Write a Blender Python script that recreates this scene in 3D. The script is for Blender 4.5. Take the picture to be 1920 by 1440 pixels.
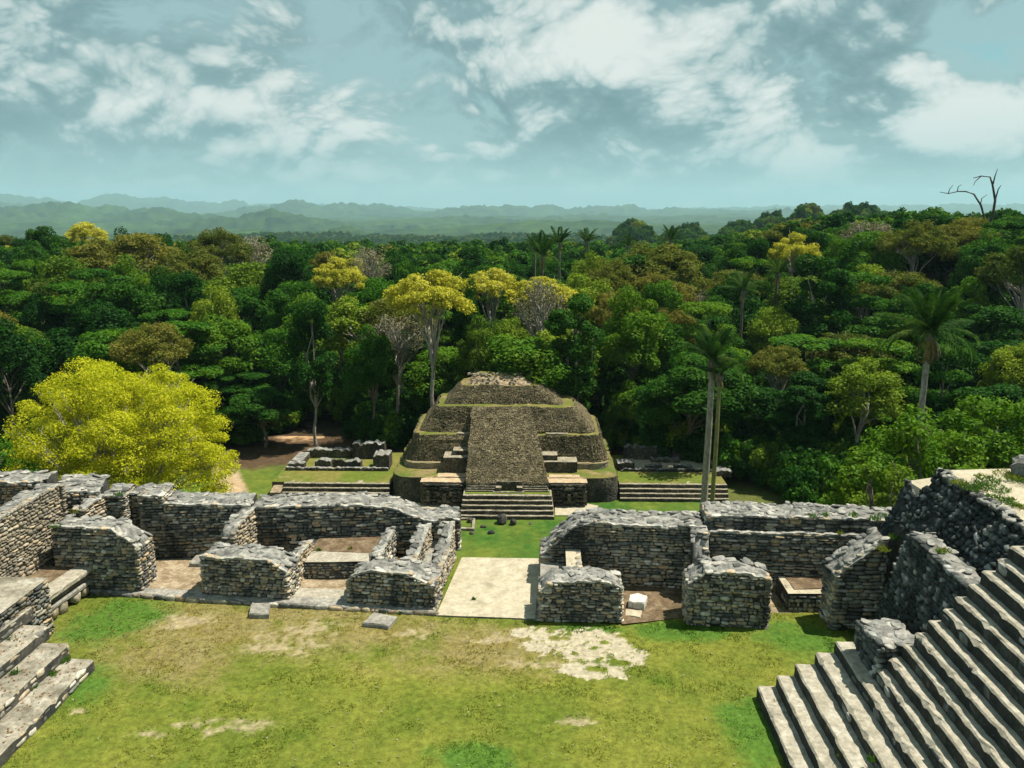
import bpy, math, random
import numpy as np
from mathutils import Vector, Matrix, Euler

for o in list(bpy.data.objects):
    bpy.data.objects.remove(o)
SC = bpy.context.scene
COL = SC.collection
rnd = random.Random(7)

# ------------------------------------------------------------------ camera
# metres; z = 0 is the upper courtyard, the lower plaza lies at z = -21
EYE = 14.0
LOW = -21.0
F = 1500.0                                   # focal length in photo pixels (1920 wide)
PITCH = math.atan(335 / F)
YAW = math.radians(2.42)
cam_d = bpy.data.cameras.new('camera')
cam = bpy.data.objects.new('camera', cam_d)
COL.objects.link(cam)
cam.location = (0, 0, EYE)
cam.rotation_euler = (math.pi / 2 - PITCH, 0, YAW)
cam_d.sensor_width = 36
cam_d.lens = 36 * F / 1920
cam_d.clip_start = .5
cam_d.clip_end = 60000
SC.camera = cam

# ------------------------------------------------------------------ sun, sky, exposure
SUN_EL, SUN_AZ = math.radians(64), math.radians(72)      # azimuth clockwise from +Y
to_sun = Vector((math.sin(SUN_AZ) * math.cos(SUN_EL), math.cos(SUN_AZ) * math.cos(SUN_EL), math.sin(SUN_EL)))
sd = bpy.data.lights.new('sun', 'SUN')
sd.energy = 5.0
sd.angle = math.radians(.53)
sd.color = (1, .925, .77)
sun = bpy.data.objects.new('sun', sd)
COL.objects.link(sun)
sun.location = (60, 40, 120)
sun.rotation_euler = (-to_sun).to_track_quat('-Z', 'Y').to_euler()
SC.view_settings.view_transform = 'Standard'
SC.view_settings.look = 'None'
SC.view_settings.gamma = 1
SC.view_settings.exposure = .75
SC.view_settings.use_curve_mapping = False
SC.cycles.use_denoising = True
SC.cycles.max_bounces = 6
SC.cycles.diffuse_bounces = 3
SC.cycles.glossy_bounces = 2
SC.cycles.transmission_bounces = 3
SC.cycles.transparent_max_bounces = 4
SC.cycles.volume_bounces = 0


class NG:
    """small helper for node trees"""
    def __init__(s, tree):
        s.t = tree
        s.n = tree.nodes
        s.l = tree.links

    def __call__(s, kind, _in=None, **kw):
        nd = s.n.new('ShaderNode' + kind)
        for k, v in kw.items():
            setattr(nd, k, v)
        for k, v in (_in or {}).items():
            s.put(nd.inputs[k], v)
        return nd

    def put(s, sock, v):
        if hasattr(v, 'is_output'):
            s.l.new(v, sock)
        elif isinstance(v, (tuple, list)) and len(v) == 3 and sock.type == 'RGBA':
            sock.default_value = (*v, 1)
        else:
            sock.default_value = v

    def math(s, op, a, b=0.0, c=None, clamp=False):
        nd = s('Math', operation=op, use_clamp=clamp)
        s.put(nd.inputs[0], a)
        s.put(nd.inputs[1], b)
        if c is not None:
            s.put(nd.inputs[2], c)
        return nd.outputs[0]

    def noise(s, vec, scale, detail=4, rough=.55, dist=0.0, dim='3D'):
        nd = s('TexNoise', {'Scale': scale, 'Detail': detail, 'Roughness': rough, 'Distortion': dist}, noise_dimensions=dim)
        if vec is not None:
            s.put(nd.inputs['Vector'], vec)
        return nd.outputs['Fac']

    def ramp(s, fac, stops, interp='LINEAR'):
        nd = s('ValToRGB')
        cr = nd.color_ramp
        cr.interpolation = interp
        while len(cr.elements) < len(stops):
            cr.elements.new(.5)
        for e, (p, c) in zip(cr.elements, stops):
            e.position = p
            e.color = (*c, 1) if isinstance(c, (tuple, list)) else (c, c, c, 1)
        s.put(nd.inputs[0], fac)
        return nd.outputs[0]

    def sstep(s, x, a, b):
        nd = s('MapRange', {'From Min': a, 'From Max': b}, interpolation_type='SMOOTHSTEP')
        s.put(nd.inputs['Value'], x)
        return nd.outputs[0]

    def mix(s, fac, a, b, mode='MIX'):
        nd = s('Mix', data_type='RGBA', blend_type=mode)
        s.put(nd.inputs[0], fac)
        s.put(nd.inputs[6], a)
        s.put(nd.inputs[7], b)
        return nd.outputs[2]


W = bpy.data.worlds.new('World')
SC.world = W
W.use_nodes = True
W.cycles.sampling_method = 'MANUAL'
W.cycles.sample_map_resolution = 128
g = NG(W.node_tree)
g.n.clear()
SKY = .1
CLOUD_A, CLOUD_B = .43, .65
tc = g('TexCoord')
nrm = g('VectorMath', {0: tc.outputs['Generated']}, operation='NORMALIZE').outputs[0]
sky = g('TexSky', sky_type='NISHITA', sun_disc=False)
sky.sun_elevation = SUN_EL
sky.sun_rotation = SUN_AZ
sky.altitude = 500
sky.air_density = 1.2
sky.dust_density = 1.5
sky.ozone_density = 1.0
CLOUDS = [  # heaps of cumulus: photo u, v of the middle, half width and half height in px, weight
    (450, 110, 170, 95, .17), (150, 110, 150, 90, .13), (960, 75, 270, 120, .19), (1500, 40, 150, 80, .17), (1790, 190, 200, 55, .11),
    (560, 200, 260, 40, .10), (1350, 215, 330, 40, .12), (230, 235, 200, 32, .10), (1050, 290, 330, 22, .08), (420, 262, 200, 18, .10), (1480, 285, 130, 26, .12), (330, 40, 150, 60, -.20), (1900, 80, 110, 80, -.40), (1250, 60, 160, 120, .03), (30, 30, 60, 60, -.10),
]
_f = Vector((-math.sin(YAW) * math.cos(PITCH), math.cos(YAW) * math.cos(PITCH), -math.sin(PITCH)))
_r = Vector((math.cos(YAW), math.sin(YAW), 0))
_u = _r.cross(_f)


def lifted(lift):
    if not lift:
        return nrm
    return g('VectorMath', {0: g('VectorMath', {0: nrm, 1: (0, 0, lift)}, operation='ADD').outputs[0]}, operation='NORMALIZE').outputs[0]


def heaps(v):
    """the larger heaps of cloud, as soft ellipses round directions in the sky"""
    d = None
    for (cu, cv, wu, wv, k) in CLOUDS:
        c = (_f + _r * ((cu - 960) / F) - _u * ((cv - 720) / F)).normalized()
        e1 = Vector((c.y, -c.x, 0)).normalized()
        e2 = e1.cross(c)
        t = g('Mapping', {'Vector': v}, vector_type='TEXTURE')
        # columns: local axes scaled so that the ellipse has radius 1
        q = g('VectorMath', {0: v, 1: tuple(c)}, operation='SUBTRACT').outputs[0]
        q1 = g('VectorMath', {0: q, 1: tuple(e1 * (F * 1.05 / wu))}, operation='DOT_PRODUCT').outputs['Value']
        q2 = g('VectorMath', {0: q, 1: tuple(e2 * (F * 1.05 / wv))}, operation='DOT_PRODUCT').outputs['Value']
        q3 = g('VectorMath', {0: q, 1: tuple(c * 8)}, operation='DOT_PRODUCT').outputs['Value']
        ln = g('VectorMath', {0: g('CombineXYZ', {0: q1, 1: q2, 2: q3}).outputs[0]}, operation='LENGTH').outputs['Value']
        w = g('MapRange', {'Value': ln, 'From Min': .2, 'From Max': 1.5, 'To Min': k, 'To Max': 0.0}, interpolation_type='SMOOTHSTEP').outputs[0]
        d = w if d is None else g.math('ADD', d, w)
        g.n.remove(t)
    return d


def cloud_density(v, detail, hp):
    """how thick the cloud is in a direction"""
    s = g('SeparateXYZ', {0: v}).outputs
    den = g.math('ADD', g.math('MAXIMUM', s[2], 0.0), .60)
    p = g('CombineXYZ', {0: g.math('DIVIDE', s[0], den), 1: g.math('DIVIDE', s[1], den), 2: 2.3}).outputs[0]
    big = g.noise(p, 2.1, 2, .5)
    d = g.math('MULTIPLY', big, .95)
    wv = g('TexNoise', {'Vector': p, 'Scale': 2.2, 'Detail': 2.0})
    pw = g('VectorMath', {0: p, 1: g('VectorMath', {0: wv.outputs['Color'], 3: .22}, operation='SCALE').outputs[0]}, operation='ADD').outputs[0]
    for sc, am in ((4.8, .42), (10.2, .26), (21.5, .15), (45.0, .09), (95.0, .05))[:detail]:
        bl = g.math('ABSOLUTE', g.math('SUBTRACT', g.noise(pw, sc, 0, .5), .5))
        d = g.math('MULTIPLY_ADD', bl, am * 2.2, d)
    return g.math('ADD', d, hp)


dz = g('SeparateXYZ', {0: nrm}).outputs[2]
hp0 = heaps(nrm)
v2 = lifted(.085)
d0 = cloud_density(nrm, 5, hp0)
d1 = cloud_density(lifted(.020), 4, hp0)
d2 = cloud_density(v2, 1, heaps(v2))
cov = g.sstep(d0, CLOUD_A, CLOUD_B)
veil = g.sstep(d0, CLOUD_A - .38, CLOUD_A - .12)
lit = g.sstep(g.math('SUBTRACT', g.math('MULTIPLY', d0, 1.0), g.math('ADD', g.math('MULTIPLY', d1, .52), g.math('MULTIPLY', d2, .48))), -.14, .33)
K = .76 / SKY                                 # cloud and haze radiance for this exposure
cloud = g.ramp(lit, [(.0, (.118, .212, .232)), (.36, (.195, .305, .322)), (.58, (.36, .455, .455)), (1.0, (.63, .665, .635))])
cloud = g.mix(1.0, cloud, (K, K, K), 'MULTIPLY')
haz = (.295 * K, .46 * K, .475 * K)
skyc = g.mix(1.0, sky.outputs[0], (.36, .61, .55), 'MULTIPLY')
bk = g.mix(g.math('MULTIPLY', veil, .88), skyc, (.275 * K, .41 * K, .425 * K))
c1 = g.mix(cov, bk, cloud)
hz_f = g.math('POWER', g.math('SUBTRACT', 1.0, g.sstep(dz, -.02, .125)), 1.3)
final = g.mix(g.math('MULTIPLY', hz_f, .95), c1, haz)
bg = g('Background', {'Color': final, 'Strength': SKY})
out = g('OutputWorld', {'Surface': bg.outputs[0]})


# ------------------------------------------------------------------ photo pixels -> places on a level
_cp, _sp, _cy, _sy = math.cos(PITCH), math.sin(PITCH), math.cos(YAW), math.sin(YAW)
FW = Vector((-_sy * _cp, _cy * _cp, -_sp))
RT = Vector((_cy, _sy, 0))
UP = RT.cross(FW)


def ray(u, v):
    return FW + RT * ((u - 960) / F) - UP * ((v - 720) / F)


def px(u, v, z=0.0):
    """the point of the level z that stands at photo pixel (u, v)"""
    d = ray(u, v)
    t = (z - EYE) / d.z
    return Vector((d.x * t, d.y * t))


def at(u, v, y):
    """the point at photo pixel (u, v) at distance y"""
    d = ray(u, v)
    t = y / d.y
    return Vector((d.x * t, y, EYE + d.z * t))


def proj(p):
    q = Vector(p) - Vector((0, 0, EYE))
    w = q.dot(FW)
    return 960 + F * q.dot(RT) / w, 720 - F * q.dot(UP) / w


# ------------------------------------------------------------------ numpy noise
def _hash(ix, iy, seed):
    h = (ix.astype(np.int64) * 374761393 + iy.astype(np.int64) * 668265263 + seed * 974711) & 0xffffffff
    h = ((h ^ (h >> 13)) * 1274126177) & 0xffffffff
    return ((h ^ (h >> 16)) & 0xffffff) / float(0xffffff)


def vnoise(x, y, seed=0):
    x = np.asarray(x, float)
    y = np.asarray(y, float)
    ix, iy = np.floor(x), np.floor(y)
    fx, fy = x - ix, y - iy
    fx = fx * fx * (3 - 2 * fx)
    fy = fy * fy * (3 - 2 * fy)
    a, b = _hash(ix, iy, seed), _hash(ix + 1, iy, seed)
    c, d = _hash(ix, iy + 1, seed), _hash(ix + 1, iy + 1, seed)
    return (a + (b - a) * fx) * (1 - fy) + (c + (d - c) * fx) * fy


def fbm(x, y, seed=0, octv=4, gain=.5):
    s, a, n = 0.0, 1.0, 0.0
    for i in range(octv):
        s = s + a * vnoise(np.asarray(x) * 2 ** i, np.asarray(y) * 2 ** i, seed + i * 17)
        n += a
        a *= gain
    return s / n


def smooth(a, b, x):
    t = np.clip((np.asarray(x, float) - a) / (b - a), 0, 1)
    return t * t * (3 - 2 * t)


# ------------------------------------------------------------------ objects
def tag(o, label=None, cat=None, group=None, kind=None):
    for k, v in (('label', label), ('category', cat), ('group', group), ('kind', kind)):
        if v:
            o[k] = v
    return o


def thing(name, label, cat, loc=(0, 0, 0), rz=0.0, group=None, scale=1.0):
    o = bpy.data.objects.new(name, None)
    COL.objects.link(o)
    o.location = loc
    o.rotation_euler = (0, 0, rz)
    o.scale = (scale,) * 3
    o.empty_display_size = .3
    return tag(o, label, cat, group)


def me_new(name, V, Fc, mat=None, sm=False, col=None):
    me = bpy.data.meshes.new(name)
    V = np.asarray(V, np.float32).reshape(-1, 3)
    if isinstance(Fc, np.ndarray):
        k = Fc.shape[1]
        me.vertices.add(len(V))
        me.vertices.foreach_set('co', V.ravel())
        me.loops.add(Fc.size)
        me.loops.foreach_set('vertex_index', Fc.astype(np.int32).ravel())
        me.polygons.add(len(Fc))
        me.polygons.foreach_set('loop_start', np.arange(0, Fc.size, k, dtype=np.int32))
        me.update(calc_edges=True)
    else:
        me.from_pydata([tuple(map(float, v)) for v in V], [], Fc)
    if sm:
        me.polygons.foreach_set('use_smooth', np.ones(len(me.polygons), bool))
    if col is not None:
        a = me.color_attributes.new('tint', 'FLOAT_COLOR', 'POINT')
        c = np.ones((len(V), 4), np.float32)
        c[:, :3] = col
        a.data.foreach_set('color', c.ravel())
    if mat:
        me.materials.append(mat)
    me.update()
    return me


def obj(name, me, parent=None, loc=(0, 0, 0), rot=None, scale=None):
    o = bpy.data.objects.new(name, me)
    COL.objects.link(o)
    o.location = loc
    if rot is not None:
        o.rotation_euler = rot
    if scale is not None:
        o.scale = scale
    if parent:
        o.parent = parent
    return o


# ------------------------------------------------------------------ materials
def mat_new(name):
    m = bpy.data.materials.new(name)
    m.use_nodes = True
    q = NG(m.node_tree)
    q.n.clear()
    q.out = q('OutputMaterial')
    q.pos = q('NewGeometry').outputs['Position']
    return m, q


def finish(q, col, rough=.9, bump=None, bstr=.4, bdist=.02, spec=.2):
    b = q('BsdfPrincipled', {'Base Color': col, 'Roughness': rough, 'Specular IOR Level': spec})
    if bump is not None:
        bn = q('Bump', {'Strength': bstr, 'Distance': bdist, 'Height': bump})
        q.l.new(bn.outputs[0], b.inputs['Normal'])
    q.l.new(b.outputs[0], q.out.inputs[0])
    return b


def stone_mat(name, stops, lich=.5, lich_col=(.022, .027, .028), lscale=.8, use_rand=True, vor=0.0, bscale=14, bdist=.03, moss=0.0, ochre=0.0, grain=1.0, speck=.45):
    m, q = mat_new(name)
    r = q('ObjectInfo').outputs['Random'] if use_rand else q.noise(q.pos, 2.3, 5, .6)
    if not use_rand:
        r = q.sstep(r, .25, .75)
    col = q.ramp(r, stops)
    if vor:
        v = q('TexVoronoi', {'Vector': q.pos, 'Scale': vor, 'Randomness': .9}, feature='F1')
        col = q.mix(.55, col, q.ramp(q('SeparateColor', {0: v.outputs['Color']}).outputs[0], stops))
    fine = q.noise(q.pos, 7.5, 6, .65)
    col = q.mix(1.0, col, q.ramp(fine, [(.25, 1 - .55 * grain), (.5, 1 - .05 * grain), (.75, 1 + .45 * grain)]), 'MULTIPLY')
    st = q('Mapping', {'Vector': q.pos, 'Scale': (1, 1, .45)}).outputs[0]
    lm = q.sstep(q.noise(st, lscale, 7, .62, .3), 1.02 - lich - .1, 1.02 - lich + .13)
    col = q.mix(q.math('MULTIPLY', lm, .92), col, lich_col)
    if ochre:
        om = q.sstep(q.noise(q.pos, 1.7, 4, .6), .72 - ochre * .2, .8)
        col = q.mix(q.math('MULTIPLY', om, .7), col, (.34, .2, .085))
    if moss:
        mm = q.sstep(q.noise(q.pos, .9, 6, .65), .78 - moss * .45, .86 - moss * .3)
        col = q.mix(q.math('MULTIPLY', mm, .85), col, (.085, .115, .02))
    sp = q.sstep(q.noise(q.pos, 22, 3, .5), .66, .74)
    col = q.mix(q.math('MULTIPLY', sp, speck), col, (.46, .46, .43))
    h = q.math('ADD', q.noise(q.pos, bscale, 6, .65), q.math('MULTIPLY', q.noise(q.pos, bscale * .28, 3, .5), 1.2))
    if vor:
        ve = q('TexVoronoi', {'Vector': q.pos, 'Scale': vor, 'Randomness': .9}, feature='DISTANCE_TO_EDGE').outputs['Distance']
        h = q.math('ADD', q.math('MULTIPLY', h, .5), q.math('MULTIPLY', q.sstep(ve, 0, .16), 1.5))
        col = q.mix(q.math('SUBTRACT', 1.0, q.sstep(ve, .0, .07)), col, (.03, .03, .025))
    finish(q, col, .93, h, .7, bdist)
    return m


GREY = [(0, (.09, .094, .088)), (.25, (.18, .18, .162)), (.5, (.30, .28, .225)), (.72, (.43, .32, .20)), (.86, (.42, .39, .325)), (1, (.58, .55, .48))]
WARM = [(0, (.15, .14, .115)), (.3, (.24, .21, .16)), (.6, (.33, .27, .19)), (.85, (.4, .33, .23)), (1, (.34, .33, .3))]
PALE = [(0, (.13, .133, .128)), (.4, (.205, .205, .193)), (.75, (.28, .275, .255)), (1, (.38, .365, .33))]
COBB = [(0, (.045, .055, .056)), (.5, (.10, .112, .11)), (.8, (.2, .21, .2)), (1, (.44, .45, .43))]
BROWN = [(0, (.06, .055, .033)), (.4, (.12, .102, .058)), (.7, (.18, .145, .08)), (1, (.31, .27, .18))]
M = {}
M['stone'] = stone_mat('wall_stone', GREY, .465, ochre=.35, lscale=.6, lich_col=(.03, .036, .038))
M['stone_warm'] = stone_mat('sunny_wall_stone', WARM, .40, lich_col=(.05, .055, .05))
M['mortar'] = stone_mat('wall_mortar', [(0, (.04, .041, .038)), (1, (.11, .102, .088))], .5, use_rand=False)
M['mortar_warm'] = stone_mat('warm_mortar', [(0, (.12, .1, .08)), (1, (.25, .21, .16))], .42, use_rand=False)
M['cap'] = stone_mat('cap_stone', PALE, .46, lich_col=(.06, .064, .062), lscale=1.4)
M['rim'] = stone_mat('rim_sunlit', [(0, (.2, .2, .185)), (.5, (.31, .305, .28)), (1, (.44, .43, .39))], .40, lich_col=(.1, .105, .1), lscale=1.6, use_rand=False)  # pale tone stands in for sun caught on the wall edges
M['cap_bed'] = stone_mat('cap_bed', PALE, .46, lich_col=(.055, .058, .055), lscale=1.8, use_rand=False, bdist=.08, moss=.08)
M['cobble'] = stone_mat('cobble_stone', COBB, .55, lscale=1.1)
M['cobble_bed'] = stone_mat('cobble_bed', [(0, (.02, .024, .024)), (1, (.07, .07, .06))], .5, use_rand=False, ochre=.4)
M['tread'] = stone_mat('tread_plaster', [(0, (.24, .222, .178)), (.5, (.315, .29, .235)), (1, (.38, .36, .305))], .32, lich_col=(.13, .125, .105), lscale=1.6, use_rand=False, bscale=30, bdist=.02, grain=.8, speck=.3)
M['tread_old'] = stone_mat('worn_tread', [(0, (.2, .185, .15)), (.5, (.28, .255, .205)), (1, (.36, .34, .29))], .45, lich_col=(.11, .10, .075), lscale=1.5, use_rand=False, bscale=26, bdist=.025, grain=.9)
M['plaster'] = stone_mat('plaster_floor', [(0, (.31, .275, .20)), (.5, (.375, .335, .25)), (1, (.42, .385, .30))], .36, lich_col=(.21, .185, .135), lscale=1.1, use_rand=False, bscale=18, bdist=.01, grain=.5, speck=.15)
M['slab'] = stone_mat('grey_slab', [(0, (.17, .165, .15)), (1, (.32, .305, .27))], .4, lich_col=(.085, .085, .07), use_rand=False)
M['white_stone'] = stone_mat('white_stone', [(0, (.5, .49, .45)), (1, (.7, .68, .62))], .2, lich_col=(.3, .29, .26), use_rand=False)
M['pyr_stone'] = stone_mat('pyramid_rubble', BROWN, .40, lich_col=(.055, .058, .032), lscale=.3, moss=.32, use_rand=False, vor=2.9, ochre=.25)
M['pyr_bed'] = stone_mat('pyramid_bed', [(0, (.07, .062, .038)), (.5, (.15, .125, .07)), (1, (.24, .2, .12))], .42, lich_col=(.04, .045, .03), lscale=.35, use_rand=False, vor=2.6, moss=.3, bdist=.12)
M['pyr_wall'] = stone_mat('pyramid_wall', [(0, (.06, .058, .045)), (.5, (.11, .1, .075)), (1, (.19, .17, .13))], .5, lich_col=(.025, .027, .024), lscale=.35, use_rand=False, vor=2.2, bdist=.1)
M['pyr_tread'] = stone_mat('pyramid_tread', [(0, (.17, .15, .11)), (.5, (.27, .24, .18)), (1, (.36, .33, .26))], .42, lich_col=(.07, .065, .045), lscale=.5, use_rand=False, bdist=.08)
M['dark_rock'] = stone_mat('dark_rock', [(0, (.05, .045, .04)), (1, (.14, .12, .1))], .5, use_rand=False, bdist=.1)


def attr_mat(name, rough=.95, amp=.35, fscale=6.0, bd=.03, bs=18.0):
    """a surface whose own colours are stored on its vertices, with fine grain added"""
    m, q = mat_new(name)
    a = q('Attribute', attribute_name='tint')
    n = q.noise(q.pos, fscale, 6, .7)
    col = q.mix(1.0, a.outputs['Color'], q.ramp(n, [(.25, 1 - amp * 1.5), (.5, 1.0), (.75, 1 + amp * 1.5)]), 'MULTIPLY')
    finish(q, col, rough, q.noise(q.pos, bs, 5, .7), .6, bd, .1)
    return m


def blade_mat():
    m, q = mat_new('grass_blades')
    a = q('Attribute', attribute_name='tint').outputs['Color']
    d = q('BsdfDiffuse', {'Color': a})
    t = q('BsdfTranslucent', {'Color': a})
    x = q('MixShader', {0: .5})
    q.l.new(d.outputs[0], x.inputs[1])
    q.l.new(t.outputs[0], x.inputs[2])
    q.l.new(x.outputs[0], q.out.inputs[0])
    return m


M['blades'] = blade_mat()
M['ground'] = attr_mat('courtyard_earth', fscale=5.0)
M['lawn'] = attr_mat('plaza_lawn', fscale=1.6, amp=.22, bd=.08, bs=6.0)
M['terrain'] = attr_mat('forest_ground', fscale=.035, amp=.45, bd=14.0, bs=.035)


def leaf_mat(name, c0, c1, c2, trans=.35, var=.25):
    m, q = mat_new(name)
    r = q('ObjectInfo').outputs['Random']
    n = q.noise(q.pos, .35, 4, .65)
    f = q.noise(q.pos, 2.8, 2, .5)
    k = q.math('ADD', q.math('MULTIPLY', n, 1.25), q.math('ADD', q.math('MULTIPLY', r, .5), -.42))
    col = q.ramp(k, [(.12, c0), (.45, c1), (.85, c2)])
    col = q.mix(1.0, col, q.ramp(f, [(.25, 1 - var * 1.6), (.5, 1.0), (.75, 1 + var * 1.6)]), 'MULTIPLY')
    d = q('BsdfDiffuse', {'Color': col})
    t = q('BsdfTranslucent', {'Color': q.mix(1.0, col, (1.15, 1.25, .55), 'MULTIPLY')})
    gl = q('BsdfGlossy', {'Color': (.22, .26, .2), 'Roughness': .6})
    s1 = q('MixShader', {0: trans})
    q.l.new(d.outputs[0], s1.inputs[1])
    q.l.new(t.outputs[0], s1.inputs[2])
    s2 = q('MixShader', {0: .03})
    q.l.new(s1.outputs[0], s2.inputs[1])
    q.l.new(gl.outputs[0], s2.inputs[2])
    q.l.new(s2.outputs[0], q.out.inputs[0])
    return m


M['leaf_dark'] = leaf_mat('leaf_dark_green', (.007, .038, .005), (.016, .070, .006), (.044, .118, .009))
M['leaf_mid'] = leaf_mat('leaf_mid_green', (.017, .075, .006), (.046, .135, .008), (.110, .200, .012))
M['leaf_light'] = leaf_mat('leaf_light_green', (.065, .13, .012), (.135, .21, .016), (.215, .27, .024))
M['leaf_olive'] = leaf_mat('leaf_olive', (.055, .09, .013), (.125, .14, .022), (.20, .175, .035))
M['leaf_gold'] = leaf_mat('blossom_gold', (.22, .225, .022), (.41, .39, .04), (.53, .49, .085))
M['leaf_yellow'] = leaf_mat('leaf_yellow_green', (.13, .175, .006), (.37, .395, .011), (.50, .49, .024), .42, .3)
M['leaf_grey'] = leaf_mat('leaf_grey_twig', (.10, .095, .05), (.18, .165, .095), (.26, .235, .15), .15)
M['leaf_palm'] = leaf_mat('leaf_palm', (.016, .050, .010), (.032, .085, .015), (.085, .14, .024), .25)
M['leaf_drypalm'] = leaf_mat('leaf_dry_palm', (.10, .08, .025), (.24, .19, .055), (.32, .25, .085), .2)


def bark_mat(name, a, b):
    m, q = mat_new(name)
    v = q('Mapping', {'Vector': q.pos, 'Scale': (3, 3, .8)}).outputs[0]
    n = q.noise(v, 2.2, 6, .65)
    finish(q, q.mix(q.sstep(n, .3, .7), a, b), .95, n, .6, .08)
    return m


M['bark'] = bark_mat('bark_grey_brown', (.06, .05, .04), (.2, .18, .145))
M['bark_pale'] = bark_mat('bark_pale_grey', (.15, .14, .12), (.38, .36, .31))
M['bark_green'] = bark_mat('bark_green_yellow', (.11, .12, .045), (.24, .24, .1))
M['bark_dead'] = bark_mat('bark_dead', (.03, .028, .025), (.1, .09, .075))
M['dirt'] = stone_mat('bare_dirt', [(0, (.16, .12, .075)), (.5, (.26, .2, .13)), (1, (.36, .3, .21))], .34, lich_col=(.1, .095, .04), lscale=.8, use_rand=False)
M['dirt_brown'] = stone_mat('brown_dirt', [(0, (.085, .06, .035)), (.5, (.13, .09, .055)), (1, (.2, .155, .1))], .3, lich_col=(.06, .07, .02), lscale=.9, use_rand=False)
M['path'] = stone_mat('sandy_path', [(0, (.33, .24, .15)), (1, (.47, .37, .25))], .25, lich_col=(.22, .15, .09), use_rand=False)


# ------------------------------------------------------------------ stones and masonry
def chamfer_stone(seed, c=.17, jit=.07):
    r = random.Random(seed)
    V, idx = [], {}
    for sx in (-1, 1):
        for sy in (-1, 1):
            for sz in (-1, 1):
                cj = Vector((r.uniform(-jit, jit), r.uniform(-jit, jit), r.uniform(-jit, jit)))
                for ax in range(3):
                    p = Vector((sx * .5, sy * .5, sz * .5))
                    for k in range(3):
                        if k != ax:
                            p[k] -= (sx, sy, sz)[k] * c * r.uniform(.6, 1.3)
                    idx[(sx, sy, sz, ax)] = len(V)
                    V.append(p + cj)
    Fc = []
    for ax in range(3):
        o1, o2 = (ax + 1) % 3, (ax + 2) % 3
        for s in (-1, 1):
            q = []
            for a, b in ((-1, -1), (1, -1), (1, 1), (-1, 1)):
                k = [0, 0, 0]
                k[ax], k[o1], k[o2] = s, a, b
                q.append(idx[(*k, ax)])
            Fc.append(q if s > 0 else q[::-1])
    for ax in range(3):                       # edge strips: edges run along ax
        o1, o2 = (ax + 1) % 3, (ax + 2) % 3
        for a in (-1, 1):
            for b in (-1, 1):
                k0, k1 = [0, 0, 0], [0, 0, 0]
                k0[ax], k0[o1], k0[o2] = -1, a, b
                k1[ax], k1[o1], k1[o2] = 1, a, b
                q = [idx[(*k0, o1)], idx[(*k1, o1)], idx[(*k1, o2)], idx[(*k0, o2)]]
                Fc.append(q if a * b > 0 else q[::-1])
    for sx in (-1, 1):
        for sy in (-1, 1):
            for sz in (-1, 1):
                q = [idx[(sx, sy, sz, k)] for k in range(3)]
                Fc.append(q if sx * sy * sz > 0 else q[::-1])
    for k, f in enumerate(Fc):                # outward faces
        c = sum((V[i] for i in f), Vector()) / len(f)
        n = (V[f[1]] - V[f[0]]).cross(V[f[2]] - V[f[0]])
        if n.dot(c) < 0:
            Fc[k] = f[::-1]
    return V, Fc


STONES = [chamfer_stone(100 + i, rnd.uniform(.17, .31), .10) for i in range(14)]
STONE_ME = {}


def stone_mesh(i, mat):
    k = (i, mat.name)
    if k not in STONE_ME:
        V, Fc = STONES[i]
        me = me_new('stone', V, Fc, mat, True)
        STONE_ME[k] = me
    return STONE_ME[k]


def emit_stones(parent, lst, mat, limit=300, name='stone', base=None):
    """lst of (world 4x4 matrix, key); the largest stay single pieces, the rest are joined"""
    base = Vector(parent.location) if base is None else base
    lst.sort(key=lambda s: -s[1])
    for m, _ in lst[:limit]:
        loc, rot, sc = m.decompose()
        o = bpy.data.objects.new(name, stone_mesh(rnd.randrange(14), mat))
        COL.objects.link(o)
        o.parent = parent
        o.location = loc - base
        o.rotation_euler = rot.to_euler()
        o.scale = sc
    if len(lst) > limit:
        V, Fc, n = [], [], 0
        for m, _ in lst[limit:]:
            sv, sf = STONES[rnd.randrange(14)]
            V += [(m @ v) - base for v in sv]
            Fc += [[i + n for i in f] for f in sf]
            n += len(sv)
        o = obj('small_' + name + 's', me_new('small_stones', V, Fc, mat, True), parent)
        tag(o, kind='stuff')


def prof_at(prof, t):
    for (a, ha), (b, hb) in zip(prof, prof[1:]):
        if t <= b:
            return ha + (hb - ha) * (0 if b == a else max(0, (t - a) / (b - a)))
    return prof[-1][1]


def basis(u, n, z, loc, sc, jit=.05):
    m = Matrix((u, n, z)).transposed().to_4x4()
    e = Euler((rnd.uniform(-jit, jit), rnd.uniform(-jit, jit), rnd.uniform(-jit, jit)))
    return Matrix.Translation(loc) @ m @ e.to_matrix().to_4x4() @ Matrix.Diagonal((*sc, 1))


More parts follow.
